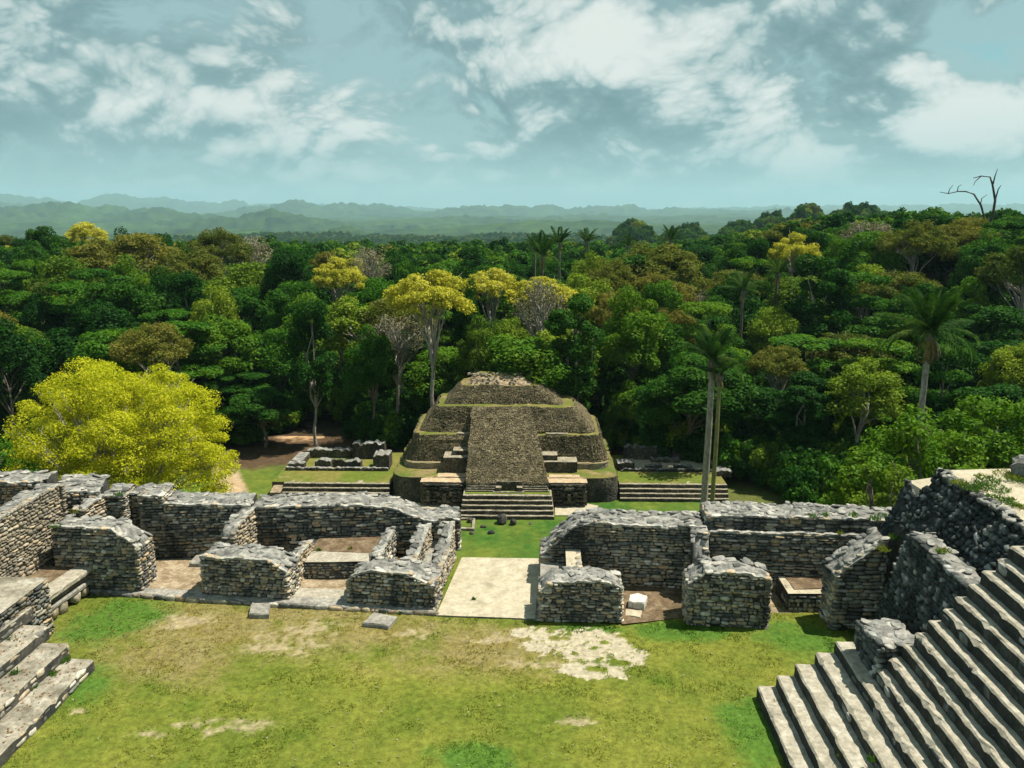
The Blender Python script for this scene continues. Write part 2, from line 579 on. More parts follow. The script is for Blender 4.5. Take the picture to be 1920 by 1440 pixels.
def face_stones(O, U, N, L, hfun, row=(.08, .155), wid=(.10, .36), batter=0.0, z0=0.0, depth=.2, proud=.035, irregular=.38, skip=.02):
    """courses of stones on an upright face: O bottom corner, U along it, N outwards"""
    out = []
    Z = Vector((0, 0, 1))
    z = z0
    hm = max(hfun(i / 20) for i in range(21))
    while z < hm - .04:
        rh = rnd.uniform(*row)
        s = -rnd.uniform(0, .1)
        while s < L - .06:
            w = rnd.uniform(*wid)
            a, b = max(s, .0), min(s + w, L)
            if b - a > .08:
                mid = (a + b) / 2
                h = hfun(mid / L)
                if z + rh * .6 < h and rnd.random() > skip:
                    hh = rh * rnd.uniform(1 - irregular, 1 + irregular * .6)
                    pr = proud + rnd.uniform(-.025, .03)
                    loc = O + U * mid + Z * (z + rh / 2 + rnd.uniform(-.02, .02)) - N * (depth / 2 - pr + batter * z)
                    out.append((basis(U, -N, Z, loc, (b - a - rnd.uniform(.006, .026), depth, max(.05, hh - .010))), (b - a) * hh))
            s += w
        z += rh
    return out


def rough_grid_faces(nu, nv):
    i, j = np.meshgrid(np.arange(nu - 1), np.arange(nv - 1), indexing='ij')
    a = (i * nv + j).ravel()
    return np.stack([a, a + nv, a + nv + 1, a + 1], 1)


def masonry(name, label, A, B, thick, prof, z0=0.0, faces='fr', mat='stone', bed='mortar', cap='cap', group=None, cat='wall',
            row=(.08, .155), wid=(.10, .36), batter=.02, capn=.8, back_drop=0.0, cap_size=(.12, .4), skip=.02, endprof=None, cap_h=(.035, .085), rim=True):
    A, B = Vector((A[0], A[1])), Vector((B[0], B[1]))
    U2 = (B - A).normalized()
    L = (B - A).length
    N2 = Vector((U2.y, -U2.x))
    U, N = U2.to_3d(), N2.to_3d()
    mid = (A + B) / 2 - N2 * thick / 2
    th = thing(name, label, cat, (mid.x, mid.y, z0), 0, group)
    O = Vector((A.x, A.y, z0))
    base = Vector(th.location)
    jr = random.Random(sum(map(ord, label)) + 5)
    steps = [jr.uniform(-.05, .03) for _ in range(int(L / .26) + 3)]
    hf = lambda t: prof_at(prof, t) + steps[int(max(0, t) * L / .26)]      # courses broken off unevenly
    # bed of mortar and rubble behind the stones
    n = max(3, int(L / .22))
    m = max(3, int(thick / .2))
    ins = .05
    V = []
    prng = random.Random(sum(map(ord, label)))
    for i in range(n + 1):
        t = i / n
        h = hf(t)
        s = min(max(t * L, ins), L - ins)
        ring = [(0, ins), (h * .5, ins + batter * h * .5)]
        for j in range(m + 1):
            d = ins + batter * h + (thick - 2 * ins - batter * h) * j / m
            edge = .03 if j in (0, m) else 0
            ring.append((h - .03 - edge + prng.uniform(-.045, .045) - back_drop * j / m, d))
        ring.append((0, thick - ins))
        V += [O + U * s - N * d + Vector((0, 0, z)) - base for z, d in ring]
    nr = m + 4
    Fc = []
    for i in range(n):
        for j in range(nr - 1):
            a = i * nr + j
            Fc.append([a, a + nr, a + nr + 1, a + 1])
    Fc.append(list(range(nr)))
    Fc.append(list(range(n * nr, n * nr + nr))[::-1])
    me = me_new('core', V, Fc, M[bed])
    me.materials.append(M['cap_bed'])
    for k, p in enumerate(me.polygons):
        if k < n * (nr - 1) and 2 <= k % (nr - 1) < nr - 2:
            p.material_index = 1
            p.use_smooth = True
    obj('core', me, th)
    st = []
    if 'f' in faces:
        st += face_stones(O, U, N, L, hf, row, wid, batter, skip=skip)
    if 'r' in faces:
        e = hf(1)
        st += face_stones(O + U * L, -N, U, thick, endprof or (lambda t: e - back_drop * t), row, wid, 0, skip=skip)
    if 'l' in faces:
        e = hf(0)
        st += face_stones(O - N * thick, N, -U, thick, endprof or (lambda t: e), row, wid, 0, skip=skip)
    if 'b' in faces:
        st += face_stones(O + U * L - N * thick, -U, -N, L, lambda t: hf(1 - t), row, wid, 0, skip=skip)
    emit_stones(th, st, M[mat])
    # pale strip along the front edge, the sun on it put into its colour
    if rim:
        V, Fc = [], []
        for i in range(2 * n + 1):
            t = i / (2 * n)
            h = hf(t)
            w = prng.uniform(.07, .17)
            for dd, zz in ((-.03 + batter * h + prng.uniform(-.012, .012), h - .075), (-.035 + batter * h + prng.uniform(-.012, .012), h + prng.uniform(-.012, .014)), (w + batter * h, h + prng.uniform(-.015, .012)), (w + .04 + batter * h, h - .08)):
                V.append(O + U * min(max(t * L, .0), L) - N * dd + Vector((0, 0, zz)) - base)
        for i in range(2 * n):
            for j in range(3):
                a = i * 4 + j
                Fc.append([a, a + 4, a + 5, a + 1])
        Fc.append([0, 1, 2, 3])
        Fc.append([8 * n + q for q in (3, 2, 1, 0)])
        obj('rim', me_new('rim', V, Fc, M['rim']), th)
    # weathered rubble on top
    if capn:
        cs = []
        k = int(L * thick * 13 * capn)
        for i in range(k):
            t, d = rnd.random(), rnd.uniform(.1, .96)
            if rnd.random() < .3:
                d = .93 + rnd.uniform(-.04, .04)
            h = hf(t) - back_drop * d
            sl = math.atan2(hf(min(1, t + .03)) - hf(max(0, t - .03)), .06 * L)
            w, dd, hh = rnd.uniform(*cap_size), rnd.uniform(cap_size[0], cap_size[1] * .8), rnd.uniform(*cap_h)
            loc = O + U * min(max(t * L, w * .4), L - w * .4) - N * min(max(d * thick, dd * .4), thick - dd * .4) + Vector((0, 0, h - .03 + rnd.uniform(-.025, .02)))
            yaw = math.atan2(U.y, U.x) + rnd.uniform(-.5, .5)
            mt = Matrix.Translation(loc) @ Euler((rnd.uniform(-.16, .16), -sl * .7 + rnd.uniform(-.16, .16), yaw)).to_matrix().to_4x4() @ Matrix.Diagonal((w, dd, hh, 1))
            cs.append((mt, w * dd))
        emit_stones(th, cs, M[cap], 300, 'cap_stone')
    return th


def rough_bar(name, A, B, width, z0, z1, mat, parent, seg=.22, jit=.018, lip=.03, endjit=.03, side=1, sidemat=None, chips=False):
    """a long block with worn edges from A to B; width goes to the left of A->B (side=1)"""
    A, B = Vector((A[0], A[1])), Vector((B[0], B[1]))
    U = (B - A).normalized()
    L = (B - A).length
    N = Vector((U.y, -U.x)) * side
    base = Vector(parent.matrix_basis.translation) if parent else Vector((0, 0, 0))
    n = max(2, int(L / seg))
    r = random.Random(hash((round(A.x, 2), round(B.y, 2), round(z1, 2))) & 0xffff)
    V = []
    off = 0
    for i in range(n + 1):
        off = off * .8 + r.uniform(-jit, jit) * .6
        if chips and r.random() < .12:
            off = r.uniform(-2.2, 2.2) * jit
        chip = r.uniform(.02, .09) if chips and r.random() < .16 else 0
        s = L * i / n
        if i in (0, n):
            s += r.uniform(-endjit, endjit)
        ring = [(0 + off, z0), (off + r.uniform(-jit, jit) * .6, (z0 + z1) * .5), (off + r.uniform(-jit, jit) * .5, z1 - lip - r.uniform(0, jit) - chip),
                (off + lip + r.uniform(0, jit) + chip, z1 + r.uniform(-jit, jit) * .5 - chip * .3), (width * .35, z1 + r.uniform(-jit, jit) * .6), (width * .7, z1 + r.uniform(-jit, jit) * .6), (width, z1 + r.uniform(-jit, jit) * .4), (width, z0)]
        for d, z in ring:
            p = A + U * s - N * d
            V.append(Vector((p.x, p.y, z)) - base)
    nr = 8
    Fc = []
    for i in range(n):
        for j in range(nr - 1):
            a = i * nr + j
            q = [a, a + nr, a + nr + 1, a + 1]
            Fc.append(q if side > 0 else q[::-1])
    e0, e1 = list(range(nr)), list(range(n * nr, n * nr + nr))
    Fc.append(e0 if side > 0 else e0[::-1])
    Fc.append(e1[::-1] if side > 0 else e1)
    me = me_new(name, V, Fc, M[mat])
    if sidemat:  # riser faces darker: black lichen, with their shade also put into the colour
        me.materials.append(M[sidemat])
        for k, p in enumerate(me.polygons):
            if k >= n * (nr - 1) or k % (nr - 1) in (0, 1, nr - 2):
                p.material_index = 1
    return obj(name, me, parent)


def sheet(name, pts, mat, parent=None, sub=.35, amp=.012, seed=1, kind=None, thick=None, curve=None):
    """a gently uneven floor over a quad given by four 3D corners (in order round it)"""
    P = [Vector(p) for p in pts]
    base = Vector(parent.matrix_basis.translation) if parent else Vector((0, 0, 0))
    nu = max(2, int((P[1] - P[0]).length / sub) + 1)
    nv = max(2, int((P[3] - P[0]).length / sub) + 1)
    V = []
    for i in range(nu):
        for j in range(nv):
            a, b = i / (nu - 1), j / (nv - 1)
            p = (P[0] * (1 - a) + P[1] * a) * (1 - b) + (P[3] * (1 - a) + P[2] * a) * b
            e = 1.0 if 0 < i < nu - 1 and 0 < j < nv - 1 else .3
            z = (float(vnoise(p.x * 1.7, p.y * 1.7, seed)) - .5) * 2 * amp * e
            V.append(p + Vector((0, 0, z + (curve(a, b) if curve else 0))) - base)
    Fc = rough_grid_faces(nu, nv)
    nn = (P[1] - P[0]).cross(P[3] - P[0])
    if nn.z < 0:
        Fc = Fc[:, ::-1].copy()
    o = obj(name, me_new(name, np.array([tuple(v) for v in V]), Fc, M[mat], True), parent)
    if kind:
        tag(o, kind=kind)
    return o


def quad_stones(P00, P10, P11, P01, size=(.16, .34), depth=.22, proud=.05, density=1.0, tilt=.5, elong=1.0):
    """rubble facing over a sloping quad"""
    P = [Vector(p) for p in (P00, P10, P11, P01)]
    wu = ((P[1] - P[0]).length + (P[2] - P[3]).length) / 2
    wv = ((P[3] - P[0]).length + (P[2] - P[1]).length) / 2
    out = []
    v = 0.0
    while v < wv:
        rh = rnd.uniform(size[0], size[1]) * .62
        u = -rnd.uniform(0, .2)
        while u < wu:
            w = rnd.uniform(*size) * elong
            a, b = min(1, max(0, (u + w / 2) / wu)), min(1, (v + rh / 2) / wv)
            p = (P[0] * (1 - a) + P[1] * a) * (1 - b) + (P[3] * (1 - a) + P[2] * a) * b
            uu = ((P[1] - P[0]) * (1 - b) + (P[2] - P[3]) * b).normalized()
            vv = ((P[3] - P[0]) * (1 - a) + (P[2] - P[1]) * a).normalized()
            nn = uu.cross(vv).normalized()
            vv = nn.cross(uu)
            if rnd.random() < density:
                loc = p - nn * (depth / 2 - proud - rnd.uniform(-.04, .05)) + uu * rnd.uniform(-.03, .03) + vv * rnd.uniform(-.03, .03)
                m = Matrix((uu, vv, nn)).transposed().to_4x4()
                m = Matrix.Translation(loc) @ m @ Euler((rnd.uniform(-.2, .2), rnd.uniform(-.2, .2), rnd.uniform(-tilt, tilt))).to_matrix().to_4x4() @ Matrix.Diagonal((w * .95, rh * rnd.uniform(.8, 1.1), depth, 1))
                out.append((m, w * rh))
            u += w
        v += rh
    return out


def solid(name, bottom, top, mat, parent=None, topmat=None):
    """a closed block between two outlines with the same number of points (counter-clockwise)"""
    base = Vector(parent.matrix_basis.translation) if parent else Vector((0, 0, 0))
    k = len(bottom)
    V = [Vector(p) - base for p in bottom] + [Vector(p) - base for p in top]
    Fc = [[i, (i + 1) % k, k + (i + 1) % k, k + i] for i in range(k)]
    Fc.append(list(range(k))[::-1])
    Fc.append(list(range(k, 2 * k)))
    me = me_new(name, V, Fc, M[mat])
    if topmat:
        me.materials.append(M[topmat])
        me.polygons[k + 1].material_index = 1
    return obj(name, me, parent)


# ------------------------------------------------------------------ terrain, one sheet to the horizon
def uv_dir(u):
    d = ray(u, 385)
    return Vector((d.x, d.y)).normalized()


HILLS = [  # photo u, v of the top, distance, half width in px, half depth in m
    (1190, 416, 900, 80, 150), (1290, 432, 880, 110, 150), (1390, 424, 850, 90, 150), (1450, 408, 840, 80, 150), (1520, 393, 830, 85, 150), (1610, 396, 820, 150, 150),
    (650, 422, 1250, 42, 160), (510, 394, 2100, 55, 300), (430, 412, 2000, 60, 300), (585, 412, 2100, 60, 260), (885, 404, 2400, 65, 300), (790, 414, 2300, 60, 300), (985, 412, 2500, 70, 300),
    (100, 380, 2900, 70, 380), (20, 388, 2900, 70, 380), (190, 388, 3000, 60, 380), (290, 392, 2700, 70, 350), (355, 398, 2500, 55, 300),
    (555, 374, 4200, 55, 500), (640, 380, 4200, 60, 500), (720, 384, 4300, 60, 500), (480, 385, 4300, 50, 500), (880, 385, 4200, 70, 500), (960, 388, 4300, 50, 500),
    (1030, 386, 4600, 40, 500), (1110, 387, 4700, 60, 500), (1180, 386, 4600, 45, 500), (1260, 389, 4700, 60, 500), (1340, 392, 4700, 60, 500), (1420, 394, 4700, 60, 500),
    (1370, 412, 2600, 70, 300), (1250, 410, 3000, 80, 300), (1480, 395, 3600, 60, 300), (1100, 405, 3200, 70, 300),
    (0, 366, 7000, 60, 800), (70, 372, 7000, 60, 800), (215, 366, 7200, 60, 800), (300, 371, 7200, 70, 800), (440, 374, 7200, 30, 800), (370, 377, 7200, 60, 800), (560, 381, 7500, 200, 800), (1600, 386, 7000, 300, 800), (1850, 384, 7000, 200, 800), (-200, 372, 5000, 200, 600),
]
_H = []
for (u, v, d, w, dep) in HILLS:
    a = uv_dir(u)
    if d > 1200:
        d, dep = d * 3.0, dep * 3.0
    zt = EYE + (385 - v) / 1537.0 * d - (15 if d < 2700 else 4)
    _H.append((a.x, a.y, d, w / 1537.0 * d, dep, zt))


def terrain(x, y):
    x = np.asarray(x, float)
    y = np.asarray(y, float)
    r = np.hypot(x, y)
    right = 12.5 * smooth(22, 85, x - .05 * y) * smooth(92, 165, y) * (1 - .55 * smooth(230, 420, r))
    left = 4.0 * smooth(60, 130, -x) * smooth(110, 190, y) * (1 - smooth(230, 420, r))
    near = LOW + right + left
    flatr = smooth(240, 1300, r)
    bumps = (fbm(x / 190 + 5, y / 190, 3, 4) - .5) * 34 * smooth(330, 1000, r)
    far = -92 - 40 * smooth(1500, 6000, r) + (fbm(x / 1100, y / 1100, 9, 5) - .5) * (40 + 130 * smooth(1500, 5000, r))
    z = near * (1 - flatr) + far * flatr + bumps
    jag = (fbm(x / 700, y / 700, 21, 7, .58) - .5)
    jag2 = (1 - 2 * np.abs(fbm(x / 260, y / 260, 23, 4, .6) - .5)) ** 2 - .75
    for (ax, ay, d, w, dep, zt) in _H:
        al = x * ax + y * ay - d
        la = x * ay - y * ax
        gq = np.exp(-(la / w) ** 2 * .8 - (al / dep) ** 2)
        hz = -130 + (zt + 130) * gq + (jag * np.minimum(d * .018, 140) + jag2 * np.minimum(d * .012, 110)) * np.minimum(1, gq * 2)
        z = np.where(gq > .12, np.maximum(z, hz), z)
    return z


def build_terrain():
    th = np.concatenate([np.linspace(-180, -44, 40)[:-1], np.linspace(-44, 44, 501), np.linspace(44, 180, 40)[1:]])
    rr = np.concatenate([[0.0], np.geomspace(30, 260, 50), np.geomspace(270, 27000, 230)])
    T, R = np.meshgrid(np.radians(th), rr, indexing='ij')
    x, y = R * np.sin(T - YAW), R * np.cos(T - YAW)
    z = terrain(x, y) - .02
    cov = smooth(140, 300, R)
    n = fbm(x / 60, y / 60, 4, 4)[..., None] * .6 + fbm(x / 420, y / 420, 14, 4)[..., None] * .4
    floor = np.array((.045, .034, .02)) * (1 - n) + np.array((.09, .065, .04)) * n
    n = np.clip((n - .5) * 2.4 + .5, 0, 1)
    trees = np.array((.006, .022, .010)) * (1 - n) + np.array((.042, .085, .02)) * n  # self-shading of the crowns and lit relief mixed into these colours
    c = floor * (1 - cov[..., None]) + trees * cov[..., None]
    V = np.stack([x, y, z], -1).reshape(-1, 3)
    Fc = rough_grid_faces(len(th), len(rr))[:, ::-1].copy()
    o = obj('terrain', me_new('terrain', V, Fc, M['terrain'], True, c.reshape(-1, 3)))
    tag(o, 'forest floor and far jungle hills', None, None, 'structure')


build_terrain()

# the great mound that carries the upper courtyard
def mound():
    o = solid('temple_mound', [(-75, -60, LOW - .5), (70, -60, LOW - .5), (70, 47, LOW - .5), (0, 47, LOW - .5), (0, 45, LOW - .5), (-3.4, 45, LOW - .5), (-3.4, 47, LOW - .5), (-75, 47, LOW - .5)],
              [(-62, -45, -.12), (56, -45, -.12), (56, 29.6, -.12), (0, 29.6, -.12), (0, 29.9, -.12), (-4.2, 29.9, -.12), (-4.4, 32.0, -.12), (-62, 31.4, -.12)], 'dirt_brown')
    tag(o, 'earth and stone mound under the upper courtyard', None, None, 'structure')


mound()


# ------------------------------------------------------------------ upper courtyard: grass, dry ground and bare plaster
def blob(x, y, u, v, ru, rv, z=0.0):
    """soft patch at a photo pixel: 1 in the middle, 0 at its rim"""
    c = px(u, v, z)
    a = px(u + ru, v, z)
    b = px(u, v - rv, z)
    rx, ry = abs(a.x - c.x), abs(b.y - c.y)
    return 1 - np.sqrt(((x - c.x) / rx) ** 2 + ((y - c.y) / ry) ** 2)


def court_fields(x, y):
    n1 = fbm(x * .55, y * .55, 31, 5, .6) - .5
    n2 = fbm(x * 2.3, y * 2.3, 37, 5, .65) - .5
    n3 = fbm(x * 5.5, y * 5.5, 41, 4, .7) - .5
    lime = np.full_like(x, -9.0)
    for b in ((1075, 1205, 105, 28), (1150, 1232, 60, 24), (1120, 1258, 66, 17), (1000, 1186, 40, 14), (1195, 1225, 22, 10)):
        lime = np.maximum(lime, blob(x, y, *b))
    for b in ((1165, 1243, 20, 7), (1040, 1196, 13, 5), (1057, 1197, 14, 4), (1135, 1204, 14, 5), (1078, 1226, 9, 4), (1120, 1255, 25, 7), (1045, 1240, 26, 7), (1000, 1225, 20, 6)):
        lime = np.minimum(lime, .25 - 1.3 * np.maximum(0, blob(x, y, *b)))
    lime = lime + n2 * 1.1 + n3 * .7
    sand = np.full_like(x, -9.0)
    for b in ((345, 1165, 65, 22), (520, 1210, 95, 28), (600, 1180, 90, 18), (430, 1362, 115, 20), (1075, 1350, 52, 14), (930, 1200, 75, 16), (145, 1333, 20, 7), (275, 1375, 60, 12), (1000, 1246, 70, 14), (760, 1190, 60, 14)):
        sand = np.maximum(sand, blob(x, y, *b))
    sand = sand + n2 * 1.7 + n3 * 1.3 - .15
    dry = np.full_like(x, -9.0)
    for b in ((430, 1180, 330, 60), (330, 1230, 190, 60), (700, 1190, 200, 40), (900, 1210, 180, 50), (560, 1150, 260, 22)):
        dry = np.maximum(dry, blob(x, y, *b))
    dry = dry * .9 + n1 * 1.1 + n2 * .7 + .06
    green = np.full_like(x, -9.0)
    for b in ((210, 1160, 110, 60), (1500, 1200, 110, 40), (150, 1290, 90, 60), (900, 1420, 120, 40), (1290, 1185, 120, 22), (1090, 1178, 90, 10), (1420, 1370, 90, 90)):
        green = np.maximum(green, blob(x, y, *b))
    green = green + n1 * 1.2 + n2 * .8
    return lime, sand, dry, green, n1, n2, n3


def court_colour(x, y):
    lime, sand, dry, green, n1, n2, n3 = court_fields(x, y)
    e = lambda q: q[..., None]
    base = np.array((.120, .140, .022)) + e(n1) * np.array((.11, .07, .02)) + e(n2) * np.array((.07, .05, .012))
    c = base
    k = e(smooth(-.2, .75, dry))
    c = c * (1 - k) + (np.array((.175, .148, .055)) + e(n2) * .06) * k
    k = e(smooth(0, .7, green))
    c = c * (1 - k) + (np.array((.062, .125, .018)) + e(n3) * np.array((.02, .03, .0))) * k
    k = e(smooth(.05, .75, sand)) * .85
    c = c * (1 - k) + (np.array((.29, .24, .15)) + e(n3) * .1) * k
    k = e(smooth(.0, .14, lime))
    c = c * (1 - k) + (np.array((.335, .30, .22)) + e(n3) * .08 + e(n1) * .05) * k
    grass = np.clip(1 - smooth(-.1, .3, sand), 0, 1) * np.clip(1 - smooth(-.05, .1, lime), 0, 1) * (1 - .55 * smooth(0, .8, dry))
    return np.clip(c, .01, .7), grass, lime, sand


def build_court():
    X0, X1, Y0, Y1, s = -24.0, 14.0, 12.0, 29.8, .07
    nx, ny = int((X1 - X0) / s), int((Y1 - Y0) / s)
    x, y = np.meshgrid(np.linspace(X0, X1, nx), np.linspace(Y0, Y1, ny), indexing='ij')
    c, grass, lime, sand = court_colour(x, y)
    z = (fbm(x * .4, y * .4, 51, 3) - .5) * .10 + (fbm(x * 4, y * 4, 53, 3) - .5) * .025 + grass * .02
    z = z - .02
    V = np.stack([x, y, z], -1).reshape(-1, 3)
    o = obj('courtyard_ground', me_new('courtyard_ground', V, rough_grid_faces(nx, ny), M['ground'], True, c.reshape(-1, 3)))
    tag(o, 'dry grass, bare earth and plaster of the upper courtyard', None, None, 'structure')
    # blades of grass
    rs = np.random.RandomState(5)
    N = 46000
    gx, gy = rs.uniform(-18, 12, N), rs.uniform(16.5, 26.6, N)
    gc, gg, gl, gs = court_colour(gx, gy)
    keep = rs.rand(N) < gg * .9 + .02
    hgt0 = .035 + .035 * smooth(.45, .7, fbm(gx * 1.4, gy * 1.4, 61, 3))
    gx, gy, gc, hgt0 = gx[keep], gy[keep], gc[keep], hgt0[keep]
    K = 3
    gx, gy, hgt0 = np.repeat(gx, K), np.repeat(gy, K), np.repeat(hgt0, K)
    gc = np.repeat(gc, K, 0)
    n = len(gx)
    gx = gx + rs.normal(0, .035, n)
    gy = gy + rs.normal(0, .035, n)
    gz = (fbm(gx * .4, gy * .4, 51, 3) - .5) * .10 - .02
    a = rs.uniform(0, 6.283, n)
    w = rs.uniform(.012, .026, n)
    h = hgt0 * rs.uniform(.5, 1.2, n)
    lx, ly = rs.normal(0, .055, n), rs.normal(0, .055, n)
    V = np.zeros((n, 3, 3))
    V[:, 0] = np.stack([gx - np.cos(a) * w, gy - np.sin(a) * w, gz], -1)
    V[:, 1] = np.stack([gx + np.cos(a) * w, gy + np.sin(a) * w, gz], -1)
    V[:, 2] = np.stack([gx + lx, gy + ly, gz + h], -1)
    col = np.clip(gc * rs.uniform(1.0, 1.7, (n, 1)) * np.array((1.0, 1.06, .85)), .01, .5)
    col = np.repeat(col, 3, 0)
    o = obj('courtyard_grass', me_new('courtyard_grass', V.reshape(-1, 3), np.arange(n * 3).reshape(-1, 3), M['blades'], False, col))
    tag(o, 'short grass growing over the upper courtyard', 'grass', None, 'stuff')


build_court()


# ------------------------------------------------------------------ upper courtyard: range of rooms, left of the doorway
def kerb(name, label, A, B, width, z0, z1, stones=True):
    A, B = Vector(A), Vector(B)
    U2 = (B - A).normalized()
    N = Vector((U2.y, -U2.x, 0))
    mid = (A + B) / 2
    th = thing(name, label, 'kerb', (mid.x, mid.y, z0))
    rough_bar('bed', A, B, width, z0, z1, 'slab', th, jit=.03)
    L = (B - A).length
    st = []
    s = 0.0
    while s < L:
        w = rnd.uniform(.3, .7)
        loc = Vector((A.x, A.y, 0)) + U2.to_3d() * (s + w / 2) - N * .03 + Vector((0, 0, (z0 + z1) / 2))
        st.append((basis(U2.to_3d(), -N, Vector((0, 0, 1)), loc, (w - .02, .18, (z1 - z0) * rnd.uniform(.8, 1.0))), w))
        s += w
    emit_stones(th, st, M['stone'])
    return th


FZ = .13
# earth floors inside the rooms
o = sheet('room_floor', [(*px(262, 1121), FZ), (*px(648, 1143), FZ), (-6.9, 30.3, FZ), (-17.0, 29.0, FZ)], 'dirt', amp=.03, kind='structure')
o = sheet('plaster_bay', [(*(px(540, 1135) + Vector((.1, .1))), FZ + .012), (*(px(645, 1140) + Vector((0, .1))), FZ + .012), (-7.0, 26.9, FZ + .012), (-9.1, 27.0, FZ + .012)], 'tread', amp=.02, kind='structure')
kerb('stone_kerb', 'low stone kerb along the foot of the piers left of the pale doorway floor', (-16.7, 26.38), (-3.75, 25.36), .5, -.1, FZ + .03)

masonry('stone_pier', 'tall wide dark pier in the corner beside the moulded bench, right end slumped', (-18.0, 26.55), (-14.75, 26.43), 1.15,
        [(0, 2.62), (.5, 2.6), (.72, 2.55), (.86, 2.25), (1, 1.88)], 0, 'fr', cat='pier', batter=.03)
masonry('stone_pier', 'square flat topped dark pier between the worn earth doorway and the plaster bay', (-12.41, 26.29), (-9.17, 26.02), 1.25,
        [(0, 1.62), (.78, 1.68), (.88, 1.5), (1, 1.22)], .02, 'frl', cat='pier', batter=.02)
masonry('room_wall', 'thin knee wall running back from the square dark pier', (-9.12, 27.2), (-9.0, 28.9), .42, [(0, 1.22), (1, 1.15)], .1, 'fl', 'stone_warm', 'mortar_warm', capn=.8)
masonry('stone_pier', 'hump topped dark pier on the left edge of the pale doorway floor', (-7.0, 25.88), (-3.8, 25.56), 1.25,
        [(0, .95), (.1, 1.28), (.3, 1.42), (.7, 1.38), (.88, 1.15), (1, 1.0)], .02, 'frl', cat='pier', batter=.05, endprof=None)
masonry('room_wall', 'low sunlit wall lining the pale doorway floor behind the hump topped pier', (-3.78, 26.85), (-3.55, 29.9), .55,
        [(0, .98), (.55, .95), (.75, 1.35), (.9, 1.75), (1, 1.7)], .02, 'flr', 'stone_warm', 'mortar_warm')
# plaster bench of the middle room
th = thing('room_bench', 'broad low masonry bench filling the middle room, plastered top', 'bench', (-8, 29.0, FZ))
rough_bar('bench_body', (-9.1, 27.75), (-6.6, 27.95), 2.3, FZ, .80, 'mortar', th)
sheet('bench_top', [(-9.1, 27.72, .815), (-6.6, 27.92, .815), (-6.6, 30.3, .815), (-9.1, 30.1, .815)], 'tread', th, amp=.02)
sheet('earth_top', [(-9.1, 28.75, .825), (-6.6, 28.6, .825), (-6.6, 30.3, .825), (-9.1, 30.1, .825)], 'dirt_brown', th, amp=.02)
emit_stones(th, face_stones(Vector((-9.1, 27.75, FZ)), Vector((2.5, .2, 0)).normalized(), Vector((.08, -1, 0)).normalized(), 2.5, lambda t: .66), M['stone'])
a, b = px(694, 1046, 1.35), px(718, 1020, 1.35)
masonry('room_wall', 'short stub wall beside the dark cell, farther from the doorway', (-6.0, 27.1), (-5.85, 29.4), .42, [(0, 1.3), (1, 1.5)], .1, 'fl', 'stone', 'mortar', capn=.9)
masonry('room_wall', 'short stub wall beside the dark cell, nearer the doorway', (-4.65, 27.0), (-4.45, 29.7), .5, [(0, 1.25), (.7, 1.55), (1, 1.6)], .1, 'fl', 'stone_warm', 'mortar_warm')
th = thing('room_bench', 'small plaster ledge between the low sunlit wall and the stub wall', 'bench', (-4.4, 27.9, FZ))
rough_bar('bench_body', (-4.6, 26.85), (-4.25, 26.85), 2.9, FZ, .86, 'slab', th)

# long back wall, with its doorway recess
BL = lambda x: 29.0 + (x + 17.4) * .124
def bw(x0, x1, prof, label, thick=1.5, faces='f', **k):
    return masonry('back_wall', label, (x0, BL(x0)), (x1, BL(x1)), thick, prof, .02, faces, wid=(.12, .48), **k)
bw(-17.5, -16.55, [(0, 2.85), (1, 2.85)], 'high stretch of the back wall left of the dark wall recess', faces='fr')
masonry('back_wall', 'set back wall behind the dark recess, brown stones', (-16.55, BL(-16.55) + .45), (-16.0, BL(-16.0) + .45), 1.05, [(0, 2.8), (1, 2.8)], .02, 'f', 'stone_warm', 'mortar')
bw(-16.0, -15.1, [(0, 2.85), (1, 2.75)], 'high stretch of the back wall right of the dark wall recess', faces='frl')
bw(-15.1, -11.75, [(0, 2.44), (.5, 2.36), (1, 2.26)], 'dark back wall behind the worn earth room')
bw(-11.75, -3.45, [(0, 2.2), (.3, 2.16), (.52, 2.14), (.62, 2.05), (.7, 1.9), (.78, 1.62), (.86, 1.35), (.93, 1.5), (1, 1.42)], 'long back wall that slumps down towards the pale doorway floor', faces='fr')
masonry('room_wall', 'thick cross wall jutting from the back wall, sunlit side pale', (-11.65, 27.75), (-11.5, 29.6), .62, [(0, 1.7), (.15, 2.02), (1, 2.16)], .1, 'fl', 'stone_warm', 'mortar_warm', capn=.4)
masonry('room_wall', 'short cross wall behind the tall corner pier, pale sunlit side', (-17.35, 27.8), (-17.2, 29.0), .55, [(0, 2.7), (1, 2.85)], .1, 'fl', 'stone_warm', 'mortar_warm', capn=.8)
masonry('back_wall', 'broad rubble topped wall behind the tall corner pier', (-19.0, 28.4), (-17.4, 28.95), 2.2, [(0, 3.15), (1, 2.95)], .1, 'f', capn=1.2)
# high side wall, sunlit
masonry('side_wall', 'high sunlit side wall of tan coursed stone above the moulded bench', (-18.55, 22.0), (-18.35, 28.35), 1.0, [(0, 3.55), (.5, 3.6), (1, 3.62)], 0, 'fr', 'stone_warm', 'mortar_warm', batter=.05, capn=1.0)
masonry('side_wall', 'far dark wall behind the high sunlit side wall', (-27, 28.2), (-19.5, 28.6), 1.4, [(0, 3.5), (1, 3.55)], 0, 'f')
o = sheet('room_floor', [(-27, 20, 2.1), (-19.5, 20, 2.1), (-19.5, 28.5, 2.1), (-27, 28.3, 2.1)], 'dirt_brown', amp=.03, kind='structure')

